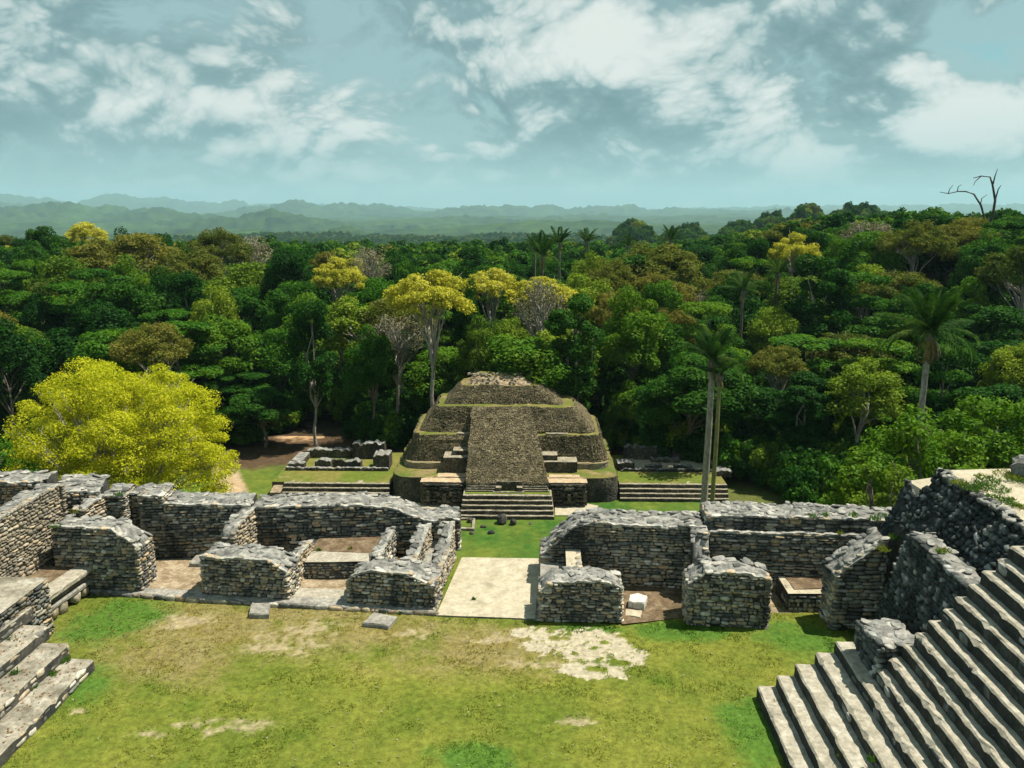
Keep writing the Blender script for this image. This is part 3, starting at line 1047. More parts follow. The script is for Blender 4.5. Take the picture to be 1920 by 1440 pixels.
# moulded bench
th = thing('moulded_bench', 'long moulded stone bench with projecting bands and niches below the high side wall', 'bench', (-17.4, 25.4, 0))
A, B = Vector((-16.9, 23.75)), Vector((-16.62, 26.5))
off = lambda d: Vector((d, -.1 * d))
rough_bar('core', A + off(-.42), B + off(-.42), 1.3, -.05, .8, 'mortar', th)
rough_bar('ledge', A + off(.02), B + off(.02), 1.0, .42, .56, 'slab', th, jit=.025)
rough_bar('band', A + off(-.12), B + off(-.12), .9, .6, .82, 'mortar_warm', th, jit=.02)
rough_bar('top_slab', A + off(.06), B + off(.06), .65, .86, 1.04, 'tread', th, jit=.03)
U = (B - A).normalized().to_3d()
N = Vector((U.y, -U.x, 0))
st = []
for s, w in ((.3, .5), (.85, .3), (1.3, .42), (2.0, .34), (2.5, .36)):
    st.append((basis(U, -N, Vector((0, 0, 1)), A.to_3d() + U * s - N * .2 + Vector((0, 0, .2)), (w, .4, .4)), w))
emit_stones(th, st, M['stone_warm'], name='niche_block')
sheet('earth_fill', [(-18.5, 22.6, 1.0), (-16.9, 23.4, 1.0), (-16.9, 26.6, 1.0), (-18.5, 26.6, 1.0)], 'dirt_brown', th, amp=.04)

# ------------------------------------------------------------------ left stair
th = thing('stone_stair', 'short worn stair with deep treads and leaf litter, below the high side wall', 'stair', (-16, 18, 0))
LS = [(-13.78, 21.6, .38), (-14.65, 21.85, .76), (-15.5, 22.2, 1.14), (-16.3, 22.7, 1.52)]
for k, (xe, ye, ze) in enumerate(LS):
    bk = 1.0 if k < 3 else 1.4
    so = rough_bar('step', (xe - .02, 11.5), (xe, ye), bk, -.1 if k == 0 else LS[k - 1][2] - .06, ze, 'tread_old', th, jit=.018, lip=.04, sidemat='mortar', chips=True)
    st = face_stones(Vector((xe - .02, 13.5, LS[k - 1][2] if k else 0)), Vector((0, 1, 0)), Vector((1, 0, 0)), ye - 13.5 - .05, lambda t: .37, row=(.16, .19), wid=(.25, .6), proud=.02, depth=.16)
    emit_stones(so, st, M['stone'], 60, 'riser_stone', Vector(th.location))
th = thing('terrace_block', 'square terrace block with a coursed grey side, above the short worn stair', 'terrace', (-17.6, 20, 0))
solid('core', [(-16.42, 11.5, -.1), (-16.42, 23.7, -.1), (-18.45, 23.7, -.1), (-18.45, 11.5, -.1)], [(-16.48, 11.5, 1.94), (-16.48, 23.66, 1.94), (-18.45, 23.66, 1.94), (-18.45, 11.5, 1.94)], 'mortar', th)
sheet('worn_top', [(-18.45, 11.5, 1.97), (-16.36, 11.5, 1.97), (-16.36, 23.78, 1.97), (-18.45, 23.78, 1.97)], 'tread_old', th, amp=.03)
st = face_stones(Vector((-16.38, 17.5, 0)), Vector((0, 1, 0)), Vector((1, 0, 0)), 6.25, lambda t: 1.95, row=(.10, .15), wid=(.12, .48))
emit_stones(th, st, M['stone'])

# ------------------------------------------------------------------ doorway floor
th = thing('doorway_floor', 'pale smooth plaster floor of the open doorway between the two ranges', 'floor', (-1.9, 27.6, 0))
pts = [px(818, 1157), px(1003, 1164), px(1013, 1050), px(866, 1048)]
sheet('plaster', [(p.x, p.y, .075) for p in pts], 'plaster', th, amp=.02, sub=.3)
solid('slab_edge', [(p.x, p.y, -.3) for p in pts], [(p.x, p.y, .05) for p in pts], 'slab', th)
th = thing('edge_strip', 'narrow dark stone edging between the pale doorway floor and the rounded rubble pier', 'kerb', (-.2, 26.3, 0))
rough_bar('edge', px(1000, 1164), px(1008, 1080), .22, -.05, .06, 'slab', th, side=-1)

# ------------------------------------------------------------------ range right of the doorway
masonry('stone_pier', 'rounded rubble topped pier on the right edge of the pale doorway floor', (-.12, 25.1), (2.72, 25.15), 1.25,
        [(0, 1.12), (.07, 1.3), (.14, 1.48), (.5, 1.56), (.82, 1.5), (.92, 1.38), (1, 1.25)], 0, 'frl', cat='pier', batter=.03, cap_size=(.2, .4), cap_h=(.06, .12))
a, b = px(1062, 1065, 1.35), px(1062, 1031, 1.5)
th = masonry('room_wall', 'thin plastered wall between the rounded rubble pier and the back wall', (a.x + .55, 26.4), (a.x + .55, 28.0), .55, [(0, 1.28), (1, 1.36)], .05, 'fl', 'stone_warm', 'mortar_warm', capn=.0)
sheet('plaster_top', [(a.x, 26.4, 1.33), (a.x + .55, 26.4, 1.33), (a.x + .55, 28.0, 1.41), (a.x, 28.0, 1.41)], 'plaster', th, amp=.02)
th = thing('room_bench', 'small pale ledge beside the thin plastered wall at the doorway', 'bench', (.2, 27.6, 0))
rough_bar('bench_body', (-.1, 26.4), (a.x - .05, 26.4), 1.6, -.05, .85, 'slab', th)
o = sheet('room_floor', [(*px(1168, 1172), .03), (*px(1286, 1158), .03), (5.6, 28.0, .03), (1.2, 28.0, .03)], 'dirt_brown', amp=.03, kind='structure')
masonry('back_wall', 'back wall right of the doorway, stepped and slumped where it meets the doorway', (-.12, 28.05), (5.95, 27.75), 1.55,
        [(0, 1.15), (.05, 1.35), (.1, 1.75), (.2, 2.3), (.3, 2.5), (.6, 2.46), (1, 2.5)], 0, 'fl', wid=(.12, .48), capn=1.1, batter=.02, cap_h=(.06, .12))
masonry('room_wall', 'cross wall with a stepped rubble end between the two back rooms', (5.95, 26.85), (6.02, 27.9), .62, [(0, 1.35), (.3, 1.9), (.7, 2.45), (1, 2.5)], 0, 'fl', capn=1.2, cap_h=(.06, .12))
masonry('back_wall', 'long upper back wall set back on a ledge beside the cobbled terraces', (6.05, 28.0), (13.2, 27.8), 1.5, [(0, 2.86), (.75, 2.86), (.93, 2.8), (1, 2.75)], 0, 'fl', wid=(.12, .48), capn=1.1, cap_h=(.06, .12))
th = masonry('back_wall', 'lower facing wall under the ledge of the upper back wall', (6.1, 27.72), (12.4, 27.55), .34, [(0, 2.36), (.8, 2.34), (1, 2.32)], 0, 'f', wid=(.12, .48), capn=.6, cap_size=(.14, .3))
masonry('stone_pier', 'square pier of well laid stone standing alone in the grass', (4.89, 25.1), (7.62, 24.95), 1.2,
        [(0, 1.5), (.06, 1.62), (.12, 1.78), (.22, 1.98), (.7, 2.0), (.85, 1.92), (.93, 1.85), (1, 1.75)], 0, 'frl', cat='pier', batter=.035, cap_size=(.2, .42), cap_h=(.06, .12))
masonry('stone_pier', 'corner pier of thin stones whose rubble top climbs to the cobbled terrace', (9.72, 24.95), (11.35, 25.0), 1.15,
        [(0, 2.05), (.2, 2.25), (.5, 2.7), (.8, 3.1), (1, 3.35)], 0, 'fl', cat='pier', row=(.11, .16), wid=(.25, .55), capn=1.4, cap_h=(.06, .12))
# bench at the end of the right hand room
th = thing('room_bench', 'rough stone bench with brown earth on top in the grassy end room', 'bench', (10, 27, 0))
p0, p1 = px(1477, 1146), px(1562, 1146)
rough_bar('bench_body', p0, p1, 1.3, -.05, .68, 'mortar', th)
emit_stones(th, face_stones(Vector((*p0, 0)), Vector((1, 0, 0)), Vector((0, -1, 0)), (p1 - p0).length, lambda t: .68, row=(.14, .19))
            + face_stones(Vector((p0.x, p0.y + 1.3, 0)), Vector((0, -1, 0)), Vector((-1, 0, 0)), 1.3, lambda t: .68), M['stone'])
sheet('pale_rim', [(p0.x - .04, p0.y - .04, .70), (p1.x, p1.y - .04, .70), (p1.x, p1.y + 1.3, .70), (p0.x - .04, p0.y + 1.3, .70)], 'plaster', th, amp=.03)
sheet('earth_top', [(p0.x + .25, p0.y + .25, .725), (p1.x, p1.y + .35, .725), (p1.x, p1.y + 1.28, .725), (p0.x + .2, p0.y + 1.28, .725)], 'dirt_brown', th, amp=.03)
o = sheet('end_room_floor', [(*px(1442, 1150), .02), (*px(1560, 1150), .02), (11.0, 27.6, .02), (6.9, 27.7, .02)], 'dirt', amp=.02, kind='structure')

# ------------------------------------------------------------------ right stair
RISE = .355
th = thing('stone_stair', 'broad steep stair of pale treads and dark risers beside the cobbled terraces', 'stair', (9, 16, 0))
RS = []
for k in range(1, 6):
    RS.append((6.25 + .53 * (k - 1), 21.05 + .03 * k, RISE * k))
for k in range(6, 20):
    RS.append((8.75 + .295 * (k - 6), 19.28 - .008 * (k - 6), RISE * k))
for k, (xe, ye, ze) in enumerate(RS):
    nx = RS[k + 1][0] if k + 1 < len(RS) else xe + 1.2
    zb = RS[k - 1][2] - .05 if k else -.1
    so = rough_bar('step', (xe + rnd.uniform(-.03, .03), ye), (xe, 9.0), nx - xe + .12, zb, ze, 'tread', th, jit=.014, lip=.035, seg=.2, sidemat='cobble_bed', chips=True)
    cnt = face_stones(Vector((xe, ye - .06, ze - RISE + .03)), Vector((0, -1, 0)), Vector((-1, 0, 0)), 7.5, lambda t: .26, row=(.2, .26), wid=(.25, .6), proud=.0, depth=.14, skip=.35)
    emit_stones(so, cnt, M['cobble'], 30, 'riser_stone', Vector(th.location))
xs = [p[0] for p in RS]
solid('stair_core', [(8.95, 9, -.2), (13.2, 9, -.2), (13.2, 19.1, -.2), (8.95, 19.1, -.2)], [(8.95, 9, RS[4][2] - .1), (13.2, 9, RS[-1][2] - .2), (13.2, 19.1, RS[-1][2] - .2), (8.95, 19.1, RS[4][2] - .1)], 'mortar', th)
solid('landing_core', [(8.5, 18.9, -.2), (11.2, 18.9, -.2), (11.2, 21.1, -.2), (8.5, 21.1, -.2)], [(8.5, 18.9, RS[4][2] - .06), (11.2, 18.9, RS[4][2] - .06), (11.2, 21.1, RS[4][2] - .06), (8.5, 21.1, RS[4][2] - .06)], 'mortar', th)
sheet('landing', [(8.45, 19.0, RS[4][2] - .01), (11.0, 19.0, RS[4][2] - .01), (11.0, 21.15, RS[4][2] - .01), (8.45, 21.15, RS[4][2] - .01)], 'tread', th, amp=.02)

# stair block
masonry('stair_block', 'square stair block capped with pale rough boulders', (8.78, 20.85), (8.78, 19.3), 1.1, [(0, .95), (1, 1.0)], RS[4][2], 'fr', 'cobble', 'cobble_bed', cat='block', capn=1.8, cap_size=(.3, .55), row=(.12, .18), rim=False)

# ------------------------------------------------------------------ cobbled terraces on the right
masonry('cobbled_wall', 'dark cobbled retaining wall with a pale ledge, rising behind the stair block', (11.15, 25.1), (10.95, 19.25), .75,
        [(0, .5), (.12, 2.0), (.3, 4.2), (.34, 4.35), (.7, 4.35), (1, 4.3)], 0, 'f', 'cobble', 'cobble_bed', row=(.12, .19), wid=(.14, .28), batter=.0, capn=.5, skip=.06, rim=False)
th = thing('cobbled_terrace', 'upper terrace of dark cobbles with a pale plaster top and grass tufts', 'terrace', (15, 22, 0))
lo = [(11.75, 25.6, 3.6), (11.75, 14.0, 3.6), (22, 14.0, 3.6), (22, 25.6, 3.6)]
hi = [(12.85, 25.3, 5.62), (13.0, 14.0, 5.62), (22, 14.0, 5.9), (22, 25.3, 5.9)]
solid('core', [(11.75, 26.2, -.2), (11.75, 9.0, -.2), (22, 9.0, -.2), (22, 26.2, -.2)], lo, 'cobble_bed', th)
solid('upper_core', lo, [(a + .04, b, c - .05) for a, b, c in hi], 'cobble_bed', th)
emit_stones(th, quad_stones(lo[0], lo[1], hi[1], hi[0], (.14, .32), density=.93, tilt=.7), M['cobble'])
sheet('plaster_top', [hi[0], hi[1], hi[2], hi[3]], 'plaster', th, amp=.05, sub=.3)
edge = []
for i in range(46):
    y = 25.3 - i * .17
    m = Matrix.Translation((12.9 + rnd.uniform(-.1, .16), y, 5.6 + rnd.uniform(-.05, .02))) @ Euler((0, rnd.uniform(-.3, .1), rnd.uniform(0, 3))).to_matrix().to_4x4() @ Matrix.Diagonal((rnd.uniform(.2, .4), rnd.uniform(.15, .3), .13, 1))
    edge.append((m, .05))
emit_stones(th, edge, M['cap'], name='rim_stone')
# battered end of the terrace with its plaster chute
th = thing('terrace_buttress', 'rough cobbled buttress with a pale plaster chute at the far end of the upper terrace', 'buttress', (12.3, 26.4, 0))
B0 = [(11.0, 27.4, 0), (11.3, 25.7, 0), (13.6, 25.7, 0), (13.6, 27.4, 0)]
T0 = [tuple(at(1702, 902, 27.1)), tuple(at(1731, 956, 25.75)), tuple(at(1748, 930, 25.75)), tuple(at(1764, 893, 27.1))]
solid('core', B0, T0, 'cobble_bed', th, 'plaster')
emit_stones(th, quad_stones(B0[0], B0[1], T0[1], T0[0], (.14, .3), density=.95, tilt=.7) + quad_stones(B0[1], B0[2], T0[2], T0[1], (.14, .3), density=.95, tilt=.7), M['cobble'], 200)
# lump of rock at the rim
def boulder(name, label, c, s, mat, seed, cat='rock', group=None, squash=1.0):
    r = random.Random(seed)
    V, Fc = [], []
    nu, nv = 12, 7
    for i in range(nv + 1):
        ph = math.pi * i / nv - math.pi / 2
        for j in range(nu):
            t = 2 * math.pi * j / nu
            k = r.uniform(.8, 1.12)
            p = Vector((math.cos(ph) * math.cos(t), math.cos(ph) * math.sin(t), math.sin(ph))) * k
            p.x = math.copysign(abs(p.x) ** .8, p.x)
            p.y = math.copysign(abs(p.y) ** .8, p.y)
            V.append((p.x * s[0], p.y * s[1], max(-.9, p.z) * s[2]))
    for i in range(nv):
        for j in range(nu):
            a, b = i * nu + j, i * nu + (j + 1) % nu
            Fc.append([a, b, b + nu, a + nu])
    o = obj(name, me_new(name, V, Fc, M[mat]), None, (c[0], c[1], c[2] + s[2] * .75), (0, 0, r.uniform(0, 6)))
    return tag(o, label, cat, group)


p = at(1914, 884, 24.5)
boulder('limestone_boulder', 'pale limestone boulder on the rim of the upper terrace', (p.x + .2, 24.6, 5.6), (.5, .45, .42), 'cap', 5)

# ------------------------------------------------------------------ loose slabs in the courtyard
def slab(label, P, z1, seed, mat='slab', name='stone_slab', z0=-.06):
    c = sum(P, Vector((0, 0))) / len(P)
    th = None
    r = random.Random(seed)
    n = len(P)
    pts = []
    for i in range(n):
        a, b = P[i], P[(i + 1) % n]
        for t in (.0, .33, .66):
            q = a.lerp(b, t)
            d = (q - c) * r.uniform(-.05, .04)
            pts.append(q + d)
    lo = [(p.x - c.x, p.y - c.y, z0) for p in pts]
    md = [(p.x - c.x, p.y - c.y, z1 - .05 + r.uniform(-.015, .015)) for p in pts]
    hi = [((p.x - c.x) * .93, (p.y - c.y) * .93, z1 + r.uniform(-.015, .015)) for p in pts]
    k = len(pts)
    V = lo + md + hi + [(0, 0, z1 + .01)]
    Fc = []
    for L0 in (0, k):
        Fc += [[L0 + i, L0 + (i + 1) % k, L0 + k + (i + 1) % k, L0 + k + i] for i in range(k)]
    Fc += [[2 * k + i, 2 * k + (i + 1) % k, 3 * k] for i in range(k)]
    Fc.append(list(range(k))[::-1])
    o = obj(name, me_new(name, V, Fc, M[mat]), None, (c.x, c.y, 0))
    tag(o, label, 'slab')


slab('small square grey slab lying in front of the square dark pier', [px(466, 1158), px(505, 1159), px(507, 1138), px(472, 1137)], .17, 1)
slab('larger grey slab lying on the grass in front of the hump topped pier', [px(680, 1175), px(728, 1182), px(745, 1163), px(700, 1156)], .17, 2)
slab('grey slab lying against the left side of the square dark pier', [px(355, 1069), px(390, 1071), px(392, 1046), px(376, 1047)], .32, 3)
slab('chalk white stone lying on the brown earth between two piers', [px(1177, 1141), px(1208, 1146), px(1213, 1132), px(1195, 1126), px(1180, 1129)], .3, 4, 'white_stone', 'white_stone')
slab('thin pale plaster slab at the foot of the white stone', [px(1172, 1156), px(1202, 1161), px(1204, 1147), px(1172, 1145)], .06, 6, 'plaster', 'plaster_slab', -.05)


# ------------------------------------------------------------------ weeds on the stones, leaf litter
def weeds(spots, name, label, seed):
    rs = np.random.RandomState(seed)
    V, C = [], []
    for (c, rad, n, h, col) in spots:
        for i in range(n):
            a, q = rs.uniform(0, 6.283), rad * math.sqrt(rs.rand())
            b = np.array((c[0] + math.cos(a) * q, c[1] + math.sin(a) * q, c[2] - .02))
            t = rs.uniform(0, 3.14)
            w = rs.uniform(.012, .03)
            e = b + np.array((rs.normal(0, .07), rs.normal(0, .07), h * rs.uniform(.4, 1.2)))
            d = np.array((math.cos(t) * w, math.sin(t) * w, 0))
            V += [b - d, b + d, e]
            k = np.array(col) * rs.uniform(.7, 1.35)
            C += [k, k, k * 1.15]
    V = np.array(V)
    o = obj(name, me_new(name, V, np.arange(len(V)).reshape(-1, 3), M['blades'], False, np.array(C)))
    tag(o, label, 'weeds', None, 'stuff')


GR, YG = (.055, .125, .016), (.13, .165, .022)
W_ = []
rw = random.Random(8)
for u, v, z, r, n in ((1800, 905, 5.75, .3, 160), (1840, 893, 5.75, .22, 90), (1862, 915, 5.72, .5, 330), (1823, 915, 5.72, .32, 160), (1838, 908, 5.75, .3, 130), (1880, 936, 5.7, .2, 90), (1896, 936, 5.7, .12, 50), (1890, 942, 5.7, .2, 80), (1905, 947, 5.7, .18, 80), (1916, 950, 5.7, .15, 70), (1858, 900, 5.75, .3, 110), (1895, 890, 5.8, .5, 260), (1912, 900, 5.78, .4, 220), (1860, 930, 5.7, .16, 60),
                      (1526, 967, 2.9, .18, 70), (1548, 965, 2.9, .12, 40), (1640, 972, 2.9, .2, 90), (1655, 965, 2.85, .2, 90), (1600, 966, 2.9, .15, 50), (1672, 985, 2.85, .25, 140), (1575, 1000, 2.4, .1, 40), (1676, 1008, 3.3, .16, 80), (1655, 1030, 3.2, .2, 100), (1770, 1032, 4.35, .2, 110), (1762, 1035, 4.35, .12, 60),
                      (548, 1102, .2, .18, 90), (540, 1118, .15, .12, 60), (748, 1148, .05, .14, 70), (800, 1148, .05, .2, 60), (165, 1108, .05, .25, 120), (148, 956, 2.7, .3, 130), (105, 985, 2.6, .25, 110), (98, 1042, 1.05, .3, 150), (222, 926, 2.9, .2, 70), (655, 1028, .85, .1, 30), (598, 1031, .85, .1, 30), (838, 1160, .0, .3, 110), (880, 1164, 0, .35, 120), (930, 1166, 0, .3, 100), (975, 1168, 0, .3, 110), (1003, 1168, 0, .2, 70), (888, 1123, .09, .06, 60),
                      (1290, 1181, .0, .35, 150), (1345, 1180, .0, .3, 110), (1400, 1183, .0, .3, 90), (1080, 1172, .0, .5, 200), (1140, 1171, .0, .4, 150), (1450, 1160, .0, .35, 150), (1462, 1140, .0, .2, 80), (1600, 1185, .0, .35, 160), (1570, 1186, 0, .3, 120),
                      (1465, 1300, .3, .1, 60), (1458, 1318, .3, .1, 60), (1505, 1300, .6, .1, 50), (1535, 1350, .6, .1, 50), (1545, 1280, .95, .08, 40), (1560, 1395, .6, .12, 60), (1480, 1342, .3, .08, 40), (1580, 1418, .9, .1, 50), (1635, 1425, 1.3, .1, 50),
                      (120, 1238, .42, .2, 120), (98, 1262, .42, .15, 80), (30, 1302, .42, .2, 110), (60, 1288, .42, .15, 80), (45, 1225, .8, .15, 80), (20, 1200, 1.1, .15, 70), (28, 1260, .8, .12, 60)):
    p = px(u, v, z)
    W_.append(((p.x, p.y, z), r, int(n * .8), rw.uniform(.08, .16), GR if rw.random() < .7 else YG))
weeds(W_, 'wall_weeds', 'green weeds sprouting on the ruins and along the steps', 3)


def litter():
    rs = np.random.RandomState(9)
    V, C = [], []
    def leaf(p, col, s):
        a = rs.uniform(0, 6.28)
        d = np.array((math.cos(a), math.sin(a), rs.uniform(-.2, .4))) * s
        e = np.array((-math.sin(a), math.cos(a), rs.uniform(-.2, .4))) * s * .5
        V.extend([p - d, p - e, p + d, p + e])
        C.extend([col] * 4)
    for i in range(230):
        u, v = rs.normal(200, 70), rs.normal(1165, 32)
        if u < 105 or v < 1122:
            continue
        p = px(u, v)
        leaf(np.array((p.x, p.y, .06)), np.array((.25, .16, .07)) * rs.uniform(.5, 1.3), rs.uniform(.025, .055))
    for i in range(420):
        k = rs.randint(0, 4)
        xe, ye, ze = LS[k]
        leaf(np.array((xe - rs.uniform(.1, .8), rs.uniform(15, ye - .1), ze + .02)), np.array((.33, .2, .09)) * rs.uniform(.5, 1.3), rs.uniform(.025, .06))
    for i in range(260):
        u, v = rs.uniform(120, 1400), rs.uniform(1190, 1440)
        p = px(u, v)
        if p.x > 6.0 or p.x < -13.6:
            continue
        leaf(np.array((p.x, p.y, .05)), np.array((.42, .39, .31)) * rs.uniform(.5, 1.25), rs.uniform(.015, .045))
    V = np.array(V)
    o = obj('leaf_litter', me_new('leaf_litter', V, np.arange(len(V)).reshape(-1, 4), M['blades'], False, np.array(C)))
    tag(o, 'fallen brown leaves and pale chips on the grass and steps', 'litter', None, 'stuff')


litter()


# ------------------------------------------------------------------ lower plaza: lawn, path, dirt
def plaza_sheet():
    X0, X1, Y0, Y1, s = -60.0, 34.0, 52.0, 118.0, .3
    nx, ny = int((X1 - X0) / s), int((Y1 - Y0) / s)
    x, y = np.meshgrid(np.linspace(X0, X1, nx), np.linspace(Y0, Y1, ny), indexing='ij')
    n1 = fbm(x * .16, y * .16, 71, 5, .6)[..., None] - .5
    n2 = fbm(x * 1.1, y * 1.1, 73, 4, .65)[..., None] - .5
    c = np.array((.078, .118, .018)) + n1 * np.array((.13, .07, .015)) + n2 * np.array((.08, .07, .012))
    # sandy path on the left
    pa, pb, pc = px(440, 940, LOW), px(410, 860, LOW), px(300, 800, LOW)
    def segd(ax, ay, bx, by):
        t = np.clip(((x - ax) * (bx - ax) + (y - ay) * (by - ay)) / ((bx - ax) ** 2 + (by - ay) ** 2), 0, 1)
        return np.hypot(x - ax - t * (bx - ax), y - ay - t * (by - ay))
    pn = px(447, 1000, LOW)
    d = np.minimum(segd(pa.x, pa.y, pb.x, pb.y), np.minimum(segd(pb.x, pb.y, pc.x, pc.y), segd(pa.x, pa.y, pn.x, pn.y)))
    k = (1 - smooth(1.5, 2.1, d + n2[..., 0] * .8))[..., None]
    c = c * (1 - k) + (np.array((.36, .265, .17)) + n2 * .12) * k
    # bare forest edge
    f = smooth(101, 105, y + n1[..., 0] * 8 - .0 * x) * 1.0
    f = np.maximum(f, smooth(30, 36, x + n1[..., 0] * 8))
    dull = smooth(18, 23, x + n1[..., 0] * 6)[..., None] * .8
    c = c * (1 - dull) + (np.array((.075, .082, .024)) + n2 * .03) * dull
    q = px(580, 808, LOW)
    f = f[..., None]
    floor = np.array((.075, .05, .03)) + n2 * .04
    c = c * (1 - f) + floor * f
    k = smooth(.0, .5, 1 - np.hypot((x - q.x) / 6.0, (y - q.y) / 6.5) + n2[..., 0] * .8)[..., None]
    c = c * (1 - k) + (np.array((.42, .27, .15)) + n2 * .12) * k
    z = np.full_like(x, LOW + .03) + (fbm(x * .2, y * .2, 77, 3) - .5) * .12
    V = np.stack([x, y, z], -1).reshape(-1, 3)
    o = obj('plaza_lawn', me_new('plaza_lawn', V, rough_grid_faces(nx, ny), M['lawn'], True, np.clip(c, .01, .6).reshape(-1, 3)))
    tag(o, 'green lawn and sandy path of the lower plaza', None, None, 'structure')


plaza_sheet()


# ------------------------------------------------------------------ the pyramid
PY = thing('step_pyramid', 'overgrown brown step pyramid with a central ramp, grassy ledges and carved mask panels', 'pyramid', (-4.15, 85.55, LOW), math.radians(1.5))


def rrect(xl, xr, yf, yb, r, z, n=6):
    """rounded outline, counter-clockwise from the front left corner"""
    pts = []
    for cx, cy, a0 in ((xl + r, yf + r, 180), (xr - r, yf + r, 270), (xr - r, yb - r, 0), (xl + r, yb - r, 90)):
        for i in range(n + 1):
            a = math.radians(a0 + 90 * i / n)
            pts.append(Vector((cx + r * math.cos(a), cy + r * math.sin(a), z)))
    return pts


from mathutils import noise as mnoise


def worn(p):
    """slow settling and slumping of the old masonry above the platform"""
    k = min(1, max(0, (p.z - 3.6) / 2.5))
    if k == 0:
        return p
    return p + (mnoise.noise_vector(p * .22) * .2 + mnoise.noise_vector(p * .7 + Vector((7, 3, 1))) * .14) * k


def local_mesh(name, V, Fc, mat, parent=PY, sm=False, col=None):
    return obj(name, me_new(name, [tuple(v) for v in V], Fc, M[mat], sm, col), parent)


def resample(P, step):
    out = []
    k = len(P)
    for i in range(k):
        a, b = P[i], P[(i + 1) % k]
        n = max(1, int((b - a).length / step))
        out += [a.lerp(b, j / n) for j in range(n)]
    return out


def loft(name, P, Q, mat, rows=5, jit=.08, parent=PY, seed=0):
    r = random.Random(seed)
    n = len(P)
    V = []
    for i in range(rows + 1):
        t = i / rows
        for a, b in zip(P, Q):
            p = a.lerp(b, t)
            V.append(worn(p) + Vector((r.uniform(-jit, jit), r.uniform(-jit, jit), r.uniform(-jit, jit) * (.4 if 0 < i < rows else .15))))
    Fc = [[i * n + j, i * n + (j + 1) % n, (i + 1) * n + (j + 1) % n, (i + 1) * n + j] for i in range(rows) for j in range(n)]
    return local_mesh(name, V, Fc, mat, parent)


def grass_top(name, Q, z, col_a=(.135, .13, .035), col_b=(.075, .11, .018), dry=(.2, .15, .075), parent=PY, seed=1, dome=0.0, jit=.05):
    """a grassy ledge filling the outline Q"""
    c = sum(Q, Vector((0, 0, 0))) / len(Q)
    rings = 7
    V, Fc, C = [], [], []
    r = random.Random(seed)
    n = len(Q)
    for i in range(rings):
        t = 1 - (i / rings) ** 1.5
        for q in Q:
            p = c.lerp(q, t)
            V.append(worn(Vector((p.x, p.y, z + dome * (1 - t) + (r.uniform(-jit, jit) if i else -r.uniform(0, .16))))) + (Vector((r.uniform(-.16, .16), r.uniform(-.16, .16), 0)) if i < 2 else Vector()))
    V.append(worn(Vector((c.x, c.y, z + dome))))
    for i in range(rings - 1):
        for j in range(n):
            Fc.append([i * n + j, i * n + (j + 1) % n, (i + 1) * n + (j + 1) % n, (i + 1) * n + j])
    for j in range(n):
        Fc.append([(rings - 1) * n + j, (rings - 1) * n + (j + 1) % n, rings * n])
    A = np.array([tuple(v) for v in V])
    k1 = smooth(.35, .65, fbm(A[:, 0] * .45, A[:, 1] * .45, seed + 90, 4))[:, None]
    k2 = smooth(.55, .75, fbm(A[:, 0] * .8, A[:, 1] * .8, seed + 190, 4))[:, None]
    C = np.array(col_a) * (1 - k1) + np.array(col_b) * k1
    C = C * (1 - k2) + np.array(dry) * k2
    C[:n] = C[:n] * .6 + np.array((.13, .11, .06)) * .4      # stones show through along the rim
    return local_mesh(name, V, Fc, 'lawn', parent, True, C)


RUB = []


def rub_face(a, b, c, d, size=(.22, .5), dens=.9):
    """rubble stones for a face given in the pyramid's own frame"""
    for m, k in quad_stones(a, b, c, d, size, .2, .06, dens, .6):
        m.translation = worn(m.translation)
        RUB.append((m, k))


def rub_outline(P, Q, dens=.9, size=(.16, .36)):
    n = len(P)
    for j in range(n):
        a, b, c, d = P[j], P[(j + 1) % n], Q[(j + 1) % n], Q[j]
        if (a.y + b.y) / 2 > 17 or (b - a).length < .05:
            continue
        mid = (a + b) / 2
        nn = (b - a).cross(d - a)
        if nn.y > .2 * abs(nn.x):
            continue
        rub_face(a, b, c, d, size, dens)


# lowest platform: dressed wall, grassy top
P0 = rrect(-14.4, 13.6, 5.5, 24, 2.2, -.3)
loft('platform_wall', resample(P0, .7), [Vector((p.x * .98, 5.85 + (p.y - 5.5) * .985, 3.0)) for p in resample(P0, .7)], 'pyr_wall', 6, .05, seed=1)
grass_top('platform_ledge', resample([Vector((p.x * .98, 5.85 + (p.y - 5.5) * .985, 3.0)) for p in P0], .8), 3.0, seed=3)
# low kerb wall round the second tier
K0 = rrect(-13.35, 12.6, 9.15, 23, 2.0, 2.9)
K1 = rrect(-13.3, 12.55, 9.2, 23, 2.0, 3.75)
loft('tier_kerb', resample(K0, .6), [Vector((p.x, p.y, 3.75)) for p in resample(K0, .6)], 'pyr_tread', 2, .04, seed=2)
grass_top('kerb_top', resample(K1, .8), 3.74, (.2, .17, .1), (.24, .2, .12), seed=5)
TIERS = [  # xl, xr, yf, z, xl', xr', yf', z', corner radius
    (-13.0, 12.4, 9.7, 3.7, -12.2, 11.7, 10.8, 6.8, 1.7),
    (-11.8, 11.3, 12.1, 6.75, -9.4, 8.4, 13.6, 9.8, 1.3),
    (-8.8, 7.2, 14.9, 9.75, -6.6, 4.2, 16.4, 11.95, 1.1),
]
for i, (xl, xr, yf, z, xl2, xr2, yf2, z2, rad) in enumerate(TIERS):
    A = rrect(xl, xr, yf, 22.5, rad, z - .15)
    B = rrect(xl2, xr2, yf2, 22.0, rad * .9, z2)
    loft('tier_wall', A, B, 'pyr_bed', 6, .09, seed=11 + i)
    rub_outline(A, B)
    grass_top('tier_ledge', resample(B, .7), z2, (.15, .135, .045), (.095, .118, .02), (.25, .18, .09), seed=21 + i)
